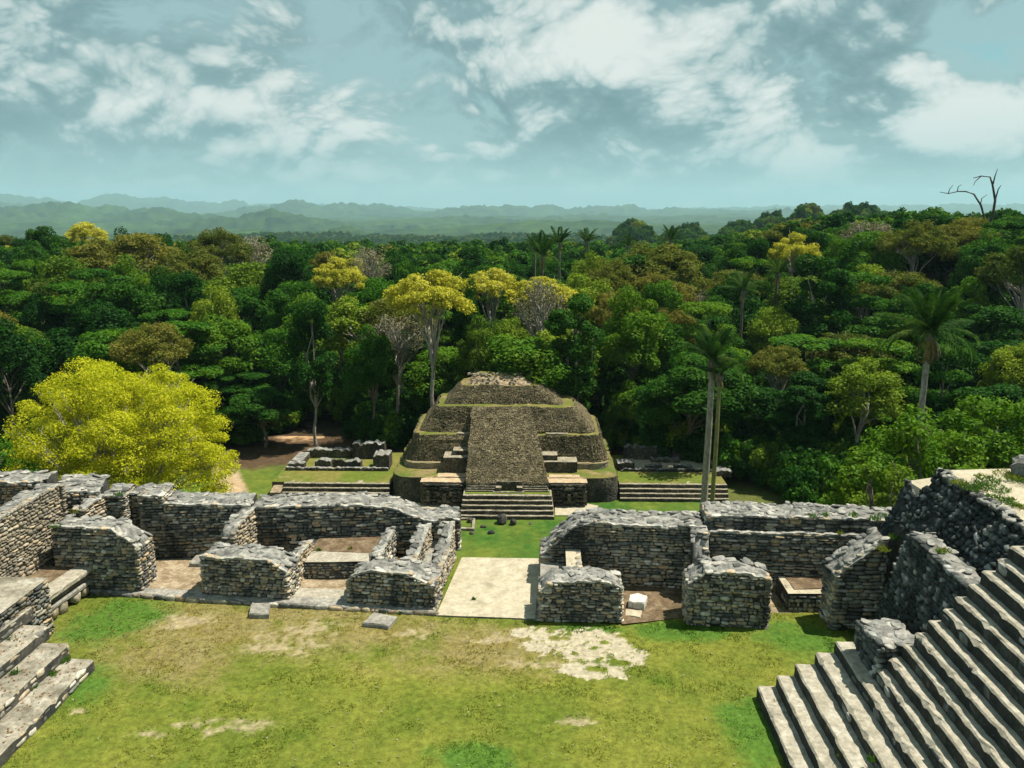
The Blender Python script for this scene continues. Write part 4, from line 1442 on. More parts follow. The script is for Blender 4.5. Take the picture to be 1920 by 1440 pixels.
# ruined top
SU = rrect(-5.9, 3.2, 16.8, 21, 1.2, 11.9)
loft('summit_mound', resample(SU, .8), [Vector((-1.6 + (p.x + 1.35) * .66, 18.4 + (p.y - 16.7) * .5, 12.95)) for p in resample(SU, .8)], 'dirt', 3, .2, seed=31)
grass_top('summit_top', [Vector((-1.6 + (p.x + 1.35) * .66, 18.4 + (p.y - 16.7) * .5, 12.95)) for p in resample(SU, .8)], 13.0, seed=33, dome=.05, jit=.12)
TOPR = []
for i in range(60):
    a = rnd.uniform(0, 6.28)
    x, y = -1.85 + math.cos(a) * rnd.uniform(1.2, 4.2), 17.6 + rnd.uniform(-.9, 1.6)
    z = 12.0 + max(0, min(1, (y - 16.7) / 1.5)) * 1.0
    TOPR.append((Matrix.Translation((x, y, z + .08)) @ Euler((rnd.uniform(-.4, .4), rnd.uniform(-.4, .4), rnd.uniform(0, 3))).to_matrix().to_4x4() @ Matrix.Diagonal((rnd.uniform(.15, .45), rnd.uniform(.15, .4), rnd.uniform(.12, .28), 1)), .1))


def local_stones(lst, mat, name, parent=PY, n=12):
    V, Fc, k = [], [], 0
    SV_, SF_ = [Vector((sx * .5, sy * .5, sz * .5)) for sx in (-1, 1) for sy in (-1, 1) for sz in (-1, 1)], \
        [[0, 1, 3, 2], [4, 6, 7, 5], [0, 4, 5, 1], [2, 3, 7, 6], [0, 2, 6, 4], [1, 5, 7, 3]]
    r = random.Random(4)
    for m, _ in lst:
        for v in SV_:
            s = 1 if v.z < 0 else r.uniform(.6, .95)
            V.append(m @ Vector((v.x * s, v.y * s, v.z)))
        Fc += [[i + k for i in f] for f in SF_]
        k += 8
    o = local_mesh(name, V, Fc, mat, parent)
    tag(o, kind='stuff')
    return o


local_stones(TOPR, 'pyr_tread', 'summit_rubble')
# central ramp
RL, RR = (-4.95, 3.55), (4.75, 3.55)
RB = [Vector((-4.95, 3.55, 3.1)), Vector((4.75, 3.5, 3.1)), Vector((2.6, 13.2, 9.86)), Vector((-4.75, 13.2, 9.86))]


def ramp():
    nu, nv = 26, 30
    r = random.Random(3)
    V = []
    for i in range(nu + 1):
        for j in range(nv + 1):
            a, b = i / nu, j / nv
            p = (RB[0] * (1 - a) + RB[1] * a) * (1 - b) + (RB[3] * (1 - a) + RB[2] * a) * b
            V.append(worn(p + Vector((0, 0, .25 * math.sin(math.pi * b)))) + Vector((r.uniform(-.05, .05), r.uniform(-.05, .05), r.uniform(-.1, .1))))
    Fc = [[i * (nv + 1) + j, (i + 1) * (nv + 1) + j, (i + 1) * (nv + 1) + j + 1, i * (nv + 1) + j + 1] for i in range(nu) for j in range(nv)]
    # side walls of the ramp
    for i in (0, nu):
        b0 = len(V)
        for j in range(nv + 1):
            p = V[i * (nv + 1) + j]
            V.append(Vector((p.x * 1.01, max(p.y, 3.7), 2.2)))
        for j in range(nv):
            q = [i * (nv + 1) + j, i * (nv + 1) + j + 1, b0 + j + 1, b0 + j]
            Fc.append(q if i == 0 else q[::-1])
    b0 = len(V)
    for i in range(nu + 1):
        p = V[i * (nv + 1)]
        V.append(Vector((p.x, 3.5, 2.2)))
    for i in range(nu):
        Fc.append([b0 + i, b0 + i + 1, (i + 1) * (nv + 1), i * (nv + 1)])
    local_mesh('ramp', V, Fc, 'pyr_bed')
    for s in range(6):                          # rubble facing follows the slight swell of the ramp
        b0_, b1_ = s / 6, (s + 1) / 6
        up = lambda b: Vector((0, 0, .25 * math.sin(math.pi * b)))
        L = lambda b: RB[0].lerp(RB[3], b) + up(b)
        R = lambda b: RB[1].lerp(RB[2], b) + up(b)
        rub_face(L(b0_), R(b0_), R(b1_), L(b1_), (.15, .34), .96)


ramp()
local_stones(RUB, 'pyr_stone', 'facing_rubble')


def lbox(name, x0, x1, y0, y1, z0, z1, mat, parent=PY, jit=.04, seg=.5, topmat=None, rag=0.0):
    """a worn block in the parent's own frame, front and top broken into short lengths"""
    n = max(2, int((x1 - x0) / seg))
    ztop, drop = z1, 0.0
    r = random.Random(int((x0 + y0 * 3 + z1 * 7) * 100))
    V = []
    for i in range(n + 1):
        x = x0 + (x1 - x0) * i / n
        j = lambda: r.uniform(-jit, jit)
        if i % 2 == 0:
            drop = r.uniform(0, rag) * (2.2 if rag and r.random() < .2 else 1)
        z1 = ztop - drop
        V += [(x, y0 + j(), z0), (x, y0 + j() * .6, z1 - .05 + j() * .5), (x, y0 + .06 + j() * .5, z1 + j() * .5), (x, y1, z1 + j() * .5), (x, y1, z0)]
    Fc = []
    for i in range(n):
        for k in range(4):
            a = i * 5 + k
            Fc.append([a, a + 5, a + 6, a + 1])
    Fc.append([0, 1, 2, 3, 4])
    Fc.append([n * 5 + q for q in (4, 3, 2, 1, 0)])
    me = me_new(name, V, Fc, M[mat])
    if topmat:
        me.materials.append(M[topmat])
        for i in range(n):
            me.polygons[i * 4 + 2].material_index = 1
    return obj(name, me, parent)


# front stair, landing and altar steps
for k in range(5):
    lbox('stair_step', -5.42 + .06 * k, 5.35 - .06 * k, .46 * k, 4.2, .44 * k - (.3 if k == 0 else .02), .44 * (k + 1), 'pyr_wall', topmat='pyr_tread', jit=.05)
lbox('landing_grass_bed', -5.0, 4.95, 2.55, 3.8, 2.0, 2.235, 'dirt', jit=.03)
obj('landing', me_new('landing', [(-5.0, 2.4, 2.25), (4.95, 2.4, 2.25), (4.95, 3.6, 2.25), (-5.0, 3.6, 2.25)], [[0, 1, 2, 3]], M['lawn'], False, np.tile((.11, .15, .022), (4, 1))), PY)
for k in range(4):
    lbox('altar_step', -4.95 + .1 * k, -1.2, 2.95 + .17 * k, 4.2, 2.2, 2.42 + .22 * k, 'pyr_wall', topmat='pyr_tread', jit=.03)
    lbox('altar_step', 1.5, 4.8 - .1 * k, 2.95 + .17 * k, 4.2, 2.2, 2.42 + .22 * k, 'pyr_wall', topmat='pyr_tread', jit=.03)
lbox('altar_side', -1.4, -.75, 2.75, 3.6, 2.2, 2.85, 'pyr_wall', topmat='pyr_tread', seg=.3)
lbox('altar_side', 1.05, 1.7, 2.75, 3.6, 2.2, 2.85, 'pyr_wall', topmat='pyr_tread', seg=.3)
lbox('altar_back', -1.3, 1.6, 3.5, 3.9, 2.2, 3.35, 'pyr_wall', topmat='pyr_tread', seg=.4)
lbox('altar_sill', -1.7, 1.95, 2.62, 2.8, 2.2, 2.4, 'pyr_tread', seg=.4)


# carved mask panels
def mask(x0, x1, seed):
    r = random.Random(seed)
    mb = lbox('mask_base', x0 - .25, x1 + .1, 4.3, 6.4, -.3, 2.95, 'pyr_wall', topmat='path', jit=.05)
    lst = []
    W_ = x1 - x0
    bands = [(.15, .35), (.6, .45), (1.15, .3), (1.55, .5), (2.15, .3), (2.55, .28)]
    for z, h in bands:
        lst.append((Matrix.Translation(((x0 + x1) / 2, 4.2, z + h / 2)) @ Matrix.Diagonal((W_ * .96, .32 + r.uniform(0, .2), h * .55, 1)), 1))
        n = r.randint(5, 8)
        for i in range(n):
            x = x0 + W_ * (i + .5) / n
            lst.append((Matrix.Translation((x + r.uniform(-.1, .1), 4.12 - r.uniform(0, .14), z + h / 2 + r.uniform(-.05, .05))) @ Euler((0, r.uniform(-.25, .25), 0)).to_matrix().to_4x4()
                        @ Matrix.Diagonal((W_ / n * r.uniform(.45, .8), .3, h * r.uniform(.6, .95), 1)), 1))
    cx = (x0 + x1) / 2 + .2                       # face: eyes, nose, mouth, ear ornaments
    for x, z, w, h, d in ((cx - .75, 1.65, .55, .42, .55), (cx + .75, 1.65, .55, .42, .55), (cx, 1.35, .42, .75, .75), (cx, .75, 1.5, .28, .6), (cx - 1.9, 1.4, .5, 1.2, .5), (cx + 1.9, 1.4, .5, 1.2, .5), (cx, 2.3, 1.2, .35, .55)):
        lst.append((Matrix.Translation((x, 4.25 - d / 2, z)) @ Matrix.Diagonal((w, d, h, 1)), 1))
    o = local_stones(lst, 'pyr_wall', 'mask_relief', mb)
    del o['kind']


mask(-10.2, -5.3, 2)
mask(4.75, 9.3, 5)
# shoulder blocks against the ramp
lbox('shoulder_block', -8.0, -4.7, 7.6, 11.0, 2.9, 4.95, 'pyr_wall', topmat='pyr_tread', jit=.06)
lbox('shoulder_block', -6.9, -4.7, 8.6, 11.0, 4.8, 5.5, 'pyr_wall', topmat='pyr_tread', jit=.06)
lbox('shoulder_block', 4.2, 8.4, 7.9, 10.5, 2.9, 4.35, 'pyr_wall', topmat='pyr_tread', jit=.06)
lbox('shoulder_block', 4.1, 6.0, 8.5, 11.0, 4.2, 5.0, 'pyr_wall', topmat='pyr_tread', jit=.06)
lbox('bare_ledge', -8.6, -4.95, 6.0, 7.3, 2.9, 3.06, 'path', jit=.05)
lbox('bare_ledge', 4.9, 8.6, 6.05, 7.0, 2.9, 3.05, 'path', jit=.05)
lbox('tier_slab', -6.6, -5.0, 11.2, 11.7, 6.7, 7.02, 'pyr_tread', jit=.04)
lbox('tier_slab', 4.6, 7.4, 11.3, 11.7, 6.7, 7.0, 'pyr_tread', jit=.04)

# plaster pads in front of the masks, low kerb frame and fallen carved stones
def pad(name, label, P, mat='plaster', z=LOW + .13, cat='pad'):
    P = [px(u, v, LOW) for u, v in P]
    c = sum(P, Vector((0, 0))) / len(P)
    lo = [(p.x - c.x, p.y - c.y, -.3) for p in P]
    hi = [(p.x - c.x, p.y - c.y, .13) for p in P]
    k = len(P)
    Fc = [[i, (i + 1) % k, k + (i + 1) % k, k + i] for i in range(k)] + [list(range(k, 2 * k)), list(range(k))[::-1]]
    o = obj(name, me_new(name, lo + hi, Fc, M[mat]), None, (c.x, c.y, LOW))
    return tag(o, label, cat)


pad('plaster_pad', 'pale plaster pad before the mask panel on the sandy path side of the pyramid', [(792, 968), (858, 973), (860, 950), (800, 945), (756, 944), (760, 950)])
pad('plaster_pad', 'pale plaster pad before the mask panel on the palm side of the pyramid', [(1041, 968), (1110, 968), (1122, 950), (1100, 946), (1040, 948)])
th = thing('kerb_frame', 'low stone kerb framing a grass bed before the pyramid stair', 'kerb', (*px(850, 990, LOW), LOW))
k0, k1, k2, k3 = px(812, 993, LOW), px(889, 996, LOW), px(891, 976, LOW), px(812, 975, LOW)
rough_bar('kerb_front', k0, k1, .35, LOW - .1, LOW + .28, 'pyr_tread', th)
rough_bar('kerb_side', k1 + Vector((0, .36)), k2, .3, LOW - .1, LOW + .28, 'pyr_tread', th)
rough_bar('kerb_back', k3, k2 - Vector((.35, 0)), .25, LOW - .1, LOW + .25, 'pyr_tread', th)
for i, (u, v, s, lab) in enumerate(((941, 978, (.95, .8, .95), 'big dark carved boulder at the foot of the pyramid stair'), (962, 981, (.55, .5, .6), 'smaller dark boulder touching the big carved boulder'),
                                    (906, 986, (.5, .35, .28), 'small dark stone on the lawn before the pyramid stair'), (921, 998, (.55, .4, .35), 'dark stone farthest out on the lawn from the pyramid stair'),
                                    (882, 976, (.6, .5, .5), 'dark stone on the corner of the low kerb frame'), (995, 980, (.35, .3, .2), 'flat little stone by the pyramid stair, palm side'), (885, 998, (.5, .35, .3), 'rough stone at the outer corner of the low kerb frame'))):
    q = px(u, v + 3, LOW)
    boulder('fallen_stone', lab, (q.x, q.y, LOW - .05), tuple(c * .72 for c in s), 'dark_rock', 40 + i)


# ------------------------------------------------------------------ terraces with ruined rooms either side of the pyramid
def flank(name, label, x0, x1, yf, yb, shift, ruins, seed):
    th = thing(name, label, 'terrace', (0, 0, LOW), math.radians(1.2))
    rot = lambda x: x
    for k in range(4):
        lbox('terrace_step', x0, x1, yf + .45 * k, yf + .45 * k + 1.2, .44 * k - (.3 if k == 0 else .02), .44 * (k + 1), 'pyr_wall', th, topmat='pyr_tread', jit=.04)
    xa, xb = min(x0, x0 + shift), max(x1, x1 + shift)
    lbox('terrace_wall', xa, xb, yf + 1.9, yb, -.3, 1.74, 'pyr_wall', th, jit=.05)
    n = 24
    xs, ys = np.meshgrid(np.linspace(xa, xb, n), np.linspace(yf + 1.85, yb, n), indexing='ij')
    k = smooth(.35, .65, fbm(xs * .4, ys * .4, seed, 4))[..., None]
    c = np.array((.15, .14, .038)) * (1 - k) + np.array((.095, .125, .02)) * k
    local_mesh('terrace_grass', [Vector(q) for q in np.stack([xs, ys, np.full_like(xs, 1.775)], -1).reshape(-1, 3)], rough_grid_faces(n, n).tolist(), 'lawn', th, True, c.reshape(-1, 3))
    for nm, a, b, c_, d, h in ruins:
        lbox(nm, a, b, c_, d, 1.6, 1.78 + h, 'pyr_wall', th, topmat='cap_bed', jit=.13, seg=.25, rag=min(.35, h * .25))
    return th


# coordinates in the frame of each terrace, which is turned slightly
def loc2(u, v, z, ang=math.radians(1.2)):
    p = px(u, v, z)
    return Vector((p.x * math.cos(-ang) - p.y * math.sin(-ang), p.x * math.sin(-ang) + p.y * math.cos(-ang)))


a, b = loc2(527, 939, LOW), loc2(729, 939, LOW)
zt = LOW + 1.77
R = lambda u, v, h=0: loc2(u, v, zt + h)
kf = R(533, 885)
kl = []
y_k = R(630, 883).y
y_b = R(600, 868).y + 2.2
kl.append(('ruin_kerb', R(533, 885).x, R(727, 885).x, y_k, y_k + .5, .45))
kl.append(('ruin_side_wall', R(535, 885).x, R(566, 885).x, y_k + .5, y_k + 1.6, .95))
kl.append(('ruin_side_wall', R(535, 885).x + .2, R(550, 885).x + .6, y_k + 1.6, y_b, .95))
kl.append(('ruin_pillar', R(591, 879).x, R(621, 879).x, y_k + .7, y_k + 1.9, 1.25))
kl.append(('ruin_pillar', R(648, 879).x, R(677, 879).x, y_k + .7, y_k + 1.9, 1.25))
kl.append(('ruin_link', R(621, 879).x, R(648, 879).x, y_k + 1.6, y_k + 1.88, 1.15))
kl.append(('ruin_back_wall', R(566, 870).x, R(655, 870).x, y_b, y_b + 1.2, 1.25))
kl.append(('ruin_back_wall', R(655, 870).x, R(716, 870).x, y_b - .3, y_b + 1.2, 2.3))
kl.append(('ruin_corner', R(701, 879).x, R(731, 879).x, y_k + .6, y_k + 3.0, 2.2))
flank('ruined_terrace', 'grassy terrace with broad steps and low ruined rooms beside the sandy path', a.x, b.x, a.y, a.y + 14, -1.6, kl, 201)
th = thing('terrace_shoulder', 'sloping turf shoulder wall ending the broad steps near the sandy path', 'wall', (*px(515, 938, LOW), LOW))
q0, q1, q2 = px(502, 938, LOW), px(528, 938, LOW), px(545, 905, LOW + 1.8)
solid('wall', [(q0.x, q0.y - .3, LOW - .3), (q1.x, q1.y - .3, LOW - .3), (q1.x, q1.y + 4, LOW - .3), (q0.x, q0.y + 4, LOW - .3)],
      [(q0.x + .3, q0.y, LOW + 1.0), (q1.x - .1, q1.y, LOW + 1.0), (q1.x - .1, q1.y + 3.5, LOW + 1.8), (q0.x + .3, q0.y + 3.5, LOW + 1.8)], 'pyr_wall', th, 'dirt')

a, b = loc2(1163, 941, LOW), loc2(1366, 941, LOW)
kl = []
y_k = R(1250, 885).y
y_b = R(1250, 863).y
kl.append(('ruin_kerb', R(1164, 885).x, R(1349, 885).x, y_k, y_k + .5, .4))
kl.append(('ruin_corner', R(1157, 879).x, R(1188, 879).x, y_k + .4, y_k + 2.2, 1.25))
kl.append(('ruin_pillar', R(1210, 879).x, R(1240, 879).x, y_k + .6, y_k + 1.5, .75))
kl.append(('ruin_pillar', R(1263, 879).x, R(1295, 879).x, y_k + .6, y_k + 1.5, .7))
kl.append(('ruin_bench', R(1222, 870).x, R(1276, 870).x, y_b - 1.2, y_b, .55))
kl.append(('ruin_back_wall', R(1171, 863).x, R(1232, 863).x, y_b, y_b + 1.2, 2.0))
kl.append(('ruin_back_wall', R(1232, 863).x, R(1318, 863).x, y_b, y_b + 1.2, 1.3))
kl.append(('ruin_end_wall', R(1338, 885).x, R(1366, 885).x, y_k - 1.5, y_k + 3, .8))
flank('ruined_terrace', 'grassy terrace with broad steps and low ruined rooms beside the palms', a.x, b.x, a.y, a.y + 13, 0.0, kl, 207)
th = thing('floor_slabs', 'pale plaster floor among the low ruins beside the palms', 'floor', (*px(1250, 878, zt), LOW))
g0 = [px(u, v, zt) for u, v in ((1190, 880), (1325, 880), (1320, 862), (1188, 862))]
sheet('plaster', [(p.x, p.y, zt + .06) for p in g0], 'plaster', th, amp=.02, sub=.8)


# ------------------------------------------------------------------ trees
rnd = random.Random(2024)
def tube(pts, radii, sides=6):
    V, Fc = [], []
    prev = None
    for i, p in enumerate(pts):
        d = (pts[min(i + 1, len(pts) - 1)] - pts[max(i - 1, 0)]).normalized()
        ref = Vector((1, 0, 0)) if abs(d.x) < .9 else Vector((0, 1, 0))
        a = d.cross(ref).normalized()
        b = d.cross(a)
        for k in range(sides):
            t = 2 * math.pi * k / sides
            V.append(p + (a * math.cos(t) + b * math.sin(t)) * radii[i])
    for i in range(len(pts) - 1):
        for k in range(sides):
            a, b = i * sides + k, i * sides + (k + 1) % sides
            Fc.append([a, b, b + sides, a + sides])
    Fc.append(list(range((len(pts) - 1) * sides, len(pts) * sides)))
    return V, Fc


class Bag:
    def __init__(s):
        s.V, s.F = [], []

    def add(s, vf):
        n = len(s.V)
        s.V += vf[0]
        s.F += [[i + n for i in f] for f in vf[1]]


def leaves(rs, C, R, n_each, size, up=.35, shell=(.72, 1.06), flat=1.0, elong=1.7):
    """leaf faces over clumps: C centres, R radii"""
    k = len(C)
    C = np.repeat(np.asarray(C), n_each, 0)
    R = np.repeat(np.asarray(R), n_each, 0)
    n = len(C)
    d = rs.normal(size=(n, 3))
    d[:, 2] += .25
    d /= np.linalg.norm(d, axis=1)[:, None]
    rad = rs.uniform(shell[0], shell[1], n) * (1 - .5 * (rs.rand(n) < .15) * rs.rand(n))
    off = d * (R * rad)[:, None]
    off[:, 2] *= flat
    P = C + off
    nn = d * .75 + rs.normal(size=(n, 3)) * .55
    nn[:, 2] += up
    nn /= np.linalg.norm(nn, axis=1)[:, None]
    t = rs.normal(size=(n, 3))
    t -= nn * (t * nn).sum(1)[:, None]
    t /= np.linalg.norm(t, axis=1)[:, None]
    b = np.cross(nn, t)
    s = size * rs.uniform(.55, 1.3, n)[:, None]
    a1, b1 = t * s * .5 * math.sqrt(elong), b * s * .5 / math.sqrt(elong)
    V = np.stack([P - a1, P - b1 * 1.0 + a1 * .1, P + a1, P + b1 * 1.0 + a1 * .1], 1).reshape(-1, 3)
    return V


def crown_clumps(rs, R, h0, h1, n, style):
    """clump centres in a crown between heights h0 and h1"""
    C, Q = [], []
    H = (h1 - h0)
    while len(C) < n:
        d = rs.normal(size=3)
        d /= np.linalg.norm(d)
        if style == 'dome':
            if d[2] < -.35:
                continue
            q = rs.uniform(.55, .82)
            p = np.array((d[0] * R * q, d[1] * R * q, h0 + H * .42 + d[2] * H * .5 * q))
            r = R * rs.uniform(.2, .36)
        elif style == 'flat':
            a, q = rs.uniform(0, 6.283), math.sqrt(rs.rand()) * .88
            p = np.array((math.cos(a) * R * q, math.sin(a) * R * q, h1 - H * .35 * q * q - rs.uniform(.1, .35) * H))
            r = R * rs.uniform(.14, .24)
        elif style == 'tall':
            t = rs.rand()
            a = rs.uniform(0, 6.283)
            q = R * (.35 + .45 * math.sin(math.pi * (.15 + .75 * t))) * rs.uniform(.5, 1)
            p = np.array((math.cos(a) * q, math.sin(a) * q, h0 + H * (.1 + .85 * t)))
            r = R * rs.uniform(.22, .38)
        else:                              # layered
            lay = rs.randint(0, 4)
            a, q = rs.uniform(0, 6.283), math.sqrt(rs.rand()) * (.95 - .12 * lay)
            p = np.array((math.cos(a) * R * q, math.sin(a) * R * q, h0 + H * (.15 + .24 * lay) - .06 * H * q))
            r = R * rs.uniform(.16, .26)
        C.append(p)
        Q.append(r)
    return np.array(C), np.array(Q)


def tree_mesh(seed, R, height, h0, style, leaf, nclump, per, bark, trunk_r=.32, lean=0.0, flat=.85, leaf_size=.5, limbs=9, up=.35, shell=(.72, 1.06), twigs=0):
    rs = np.random.RandomState(seed)
    C, Q = crown_clumps(rs, R, h0, height, nclump, style)
    V = leaves(rs, C, Q, per, leaf_size, up, shell, flat)
    crown = me_new('crown', V, np.arange(len(V)).reshape(-1, 4), M[leaf])
    bag = Bag()
    r = random.Random(seed)
    fork = h0 + (height - h0) * .25
    pts = [Vector((r.uniform(-.12, .12) * i + lean * (i / 6) * fork, r.uniform(-.12, .12) * i, -1.0 + (fork + 1.0) * i / 6)) for i in range(7)]
    bag.add(tube(pts, [trunk_r * (1.35 if i == 0 else 1 - .075 * i) for i in range(7)], 7))
    top = pts[-1]
    for i in r.sample(range(len(C)), min(limbs, len(C))):
        e = Vector(C[i])
        st = pts[r.choice((4, 5, 6))]
        m1 = st.lerp(e, .35) + Vector((r.uniform(-.5, .5), r.uniform(-.5, .5), (e.z - st.z) * .12 + r.uniform(-.2, .4)))
        m2 = st.lerp(e, .7) + Vector((r.uniform(-.5, .5), r.uniform(-.5, .5), r.uniform(-.2, .5)))
        bag.add(tube([st, m1, m2, e], [trunk_r * .5, trunk_r * .34, trunk_r * .2, trunk_r * .07], 5))
        for _ in range(twigs):
            s0 = m1.lerp(e, r.random())
            e2 = Vector(C[i]) + Vector((r.uniform(-1, 1), r.uniform(-1, 1), r.uniform(-.5, 1))) * float(Q[i]) * 1.1
            mm = s0.lerp(e2, .5) + Vector((r.uniform(-.3, .3), r.uniform(-.3, .3), r.uniform(-.1, .3)))
            bag.add(tube([s0, mm, e2], [trunk_r * .16, trunk_r * .1, trunk_r * .04], 4))
    trunk = me_new('trunk', bag.V, bag.F, M[bark], True)
    return crown, trunk


KIND = {}


def kind(name, n, seed, what, cat='tree', **k):
    KIND[name] = dict(protos=[tree_mesh(seed + i, **k) for i in range(n)], R=k['R'], H=k['height'], what=what)


kind('dark', 4, 300, 'dark dense crowned tree', R=6.0, height=24, h0=6, style='dome', leaf='leaf_dark', nclump=46, per=400, bark='bark', leaf_size=.36)
kind('mid', 4, 320, 'mid green leafy tree', R=5.6, height=24, h0=6.5, style='dome', leaf='leaf_mid', nclump=44, per=380, bark='bark', leaf_size=.34)
kind('tall', 3, 340, 'tall narrow dark tree', R=4.6, height=26, h0=6, style='tall', leaf='leaf_dark', nclump=50, per=360, bark='bark_pale', leaf_size=.34)
kind('layer', 2, 360, 'green tree with layered boughs', R=6.4, height=22, h0=8, style='layer', leaf='leaf_mid', nclump=66, per=240, bark='bark', leaf_size=.32, flat=.45, up=.8)
kind('light', 3, 380, 'light yellowish green tree', R=5.0, height=22, h0=9, style='dome', leaf='leaf_light', nclump=40, per=300, bark='bark_pale', leaf_size=.3, shell=(.55, 1.1))
kind('olive', 3, 400, 'olive brown domed tree', R=6.6, height=24, h0=12, style='flat', leaf='leaf_olive', nclump=72, per=220, bark='bark_pale', leaf_size=.29, flat=.7, limbs=16, shell=(.5, 1.1), twigs=2)
kind('gold', 3, 420, 'golden flowering tree', R=5.6, height=25, h0=14, style='flat', leaf='leaf_gold', nclump=66, per=220, bark='bark_pale', leaf_size=.28, flat=.6, limbs=16, shell=(.45, 1.1), twigs=2)
kind('bare', 3, 440, 'leafless grey twiggy tree', R=5.4, height=24, h0=13, style='dome', leaf='leaf_grey', nclump=44, per=44, bark='bark_pale', leaf_size=.3, limbs=30, shell=(.3, 1.1), twigs=5)

TREES = []


def plant(k, x, y, top=None, width=None, label=None, group=None, rot=None, z=None, name=None, proto=None):
    """a tree whose crown top reaches height top (metres, world) and whose crown spans width metres"""
    K = KIND[k]
    z = float(terrain(x, y)) if z is None else z
    zs = ((top - z) / K['H']) if top is not None else rnd.uniform(.85, 1.1)
    ws = (width / 2 / K['R']) if width else zs * rnd.uniform(.9, 1.1)
    th = thing(name or 'forest_tree', label or K['what'] + ' in the jungle', 'tree', (x, y, z - .1), rnd.uniform(0, 6.28) if rot is None else rot, group)
    th.scale = (ws, ws, zs)
    c, t = K['protos'][rnd.randrange(len(K['protos'])) if proto is None else proto]
    obj('crown', c, th)
    obj('trunk', t, th)
    TREES.append((x, y, ws * K['R']))
    return th


# --- trees that stand out in the photograph: kind, photo u, v of the crown top, distance, crown width in px, label
FEAT = [
    ('dark', 490, 712, 112, 130, 'low dark green tree at the bend of the sandy path'),
    ('layer', 455, 690, 118, 120, 'layered green tree overhanging the sandy path behind the yellow tree'),
    ('tall', 577, 560, 113, 95, 'slender tree with a bare trunk on the orange dirt clearing'),
    ('mid', 693, 590, 112, 110, 'tree with a bare pale trunk rising behind the low ruins left of the pyramid'),
    ('gold', 805, 488, 111, 165, 'golden flowering tree with a tall leaning pale trunk behind the pyramid'),
    ('bare', 740, 570, 116, 130, 'grey twiggy tree beside the tall golden flowering tree'),
    ('gold', 920, 489, 138, 110, 'golden flowering tree with a rounded top right of the tall leaning one'),
    ('gold', 630, 474, 150, 100, 'golden flowering tree left of the tall leaning one'),
    ('dark', 880, 503, 126, 60, 'small very dark tree between two golden flowering trees'),
    ('bare', 1015, 497, 124, 115, 'grey leafless tree with a white trunk right of the golden flowering trees'),
    ('light', 900, 570, 115, 90, 'light green tree just behind the top of the pyramid'),
    ('light', 960, 575, 119, 90, 'light green tree rising over the top of the pyramid, right of its twin'),
    ('tall', 1075, 550, 109, 125, 'tall deep green tree at the right shoulder of the pyramid'),
    ('mid', 1190, 510, 118, 140, 'broad green tree behind the right shoulder of the pyramid'),
    ('olive', 1225, 445, 165, 190, 'broad olive brown domed tree on the skyline'),
    ('layer', 1330, 550, 124, 150, 'layered pale green tree behind the pair of palm trunks'),
    ('light', 1455, 556, 130, 100, 'bright yellow green dome behind the palms'),
    ('olive', 1465, 640, 112, 110, 'olive green domed tree right of the pair of palm trunks'),
    ('olive', 1600, 617, 122, 170, 'broad rusty olive domed tree on the slope left of the lone palm'),
    ('light', 1550, 575, 138, 70, 'small yellow green dome on the slope'),
    ('olive', 1690, 500, 145, 130, 'olive crown just above the lone palm'),
    ('olive', 1880, 460, 165, 110, 'orange tinged crown high on the right slope'),
    ('olive', 1510, 405, 230, 140, 'flat topped rust coloured tree on the skyline before the dark hill'),
    ('bare', 1630, 400, 200, 110, 'grey leafless crown near the hilltop'),
    ('dark', 1750, 377, 175, 190, 'great dark green tree crowning the hilltop below the dead snag'),
    ('mid', 1600, 392, 210, 110, 'grey green tree on the skyline left of the hilltop'),
    ('dark', 1890, 388, 185, 150, 'dark green tree right of the dead snag'),
    ('olive', 230, 425, 165, 190, 'broad rusty olive domed tree on the left skyline'),
    ('olive', 350, 455, 158, 130, 'rust coloured crown beside the broad olive tree on the left skyline'),
    ('olive', 405, 418, 185, 110, 'open olive tree with pale limbs on the left skyline'),
    ('gold', 160, 408, 230, 70, 'small golden crown far on the left skyline'),
    ('dark', 75, 396, 190, 80, 'dark tufted tree poking above the left skyline'),
    ('dark', 225, 412, 205, 60, 'small dark round tree on the left skyline'),
    ('bare', 470, 425, 205, 90, 'pale grey leafless crown on the left skyline'),
    ('dark', 300, 418, 200, 70, 'dark spiky tree on the left skyline'),
    ('dark', 545, 445, 160, 170, 'broad very dark tree in the left middle of the forest'),
    ('dark', 740, 450, 190, 100, 'round dark green tree on the middle skyline'),
    ('bare', 690, 445, 180, 90, 'leafless grey brown crown on the middle skyline'),
    ('light', 115, 460, 150, 130, 'pale green feathery tree in the left forest'),
    ('light', 20, 590, 118, 120, 'pale lime green tree left above the yellow tree'),
    ('dark', 180, 545, 122, 170, 'black green tree above the yellow tree'),
    ('layer', 330, 590, 116, 180, 'green tree with drooping layered boughs above the yellow tree'),
    ('mid', 420, 560, 122, 150, 'mid green tree behind the layered one above the yellow tree'),
    ('light', 1110, 450, 170, 90, 'light green crown below the skyline palms'),
    ('dark', 1380, 440, 190, 70, 'dark spiky tree on the right of the middle skyline'),
    ('mid', 900, 455, 230, 140, 'broad green tree on the middle skyline'),
    ('layer', 1650, 620, 108, 160, 'dark layered tree under the lone palm'),
    ('tall', 1510, 700, 100, 120, 'dark slender tree with a pale trunk right of the palm pair'),
    ('tall', 1420, 720, 104, 100, 'dark tree standing close behind the palm pair'),
    ('dark', 1870, 690, 95, 190, 'large dark tree behind the bright leafy shrub tree'),
    ('mid', 1185, 700, 112, 80, 'small sunlit tree behind the ruins beside the palms'),
]
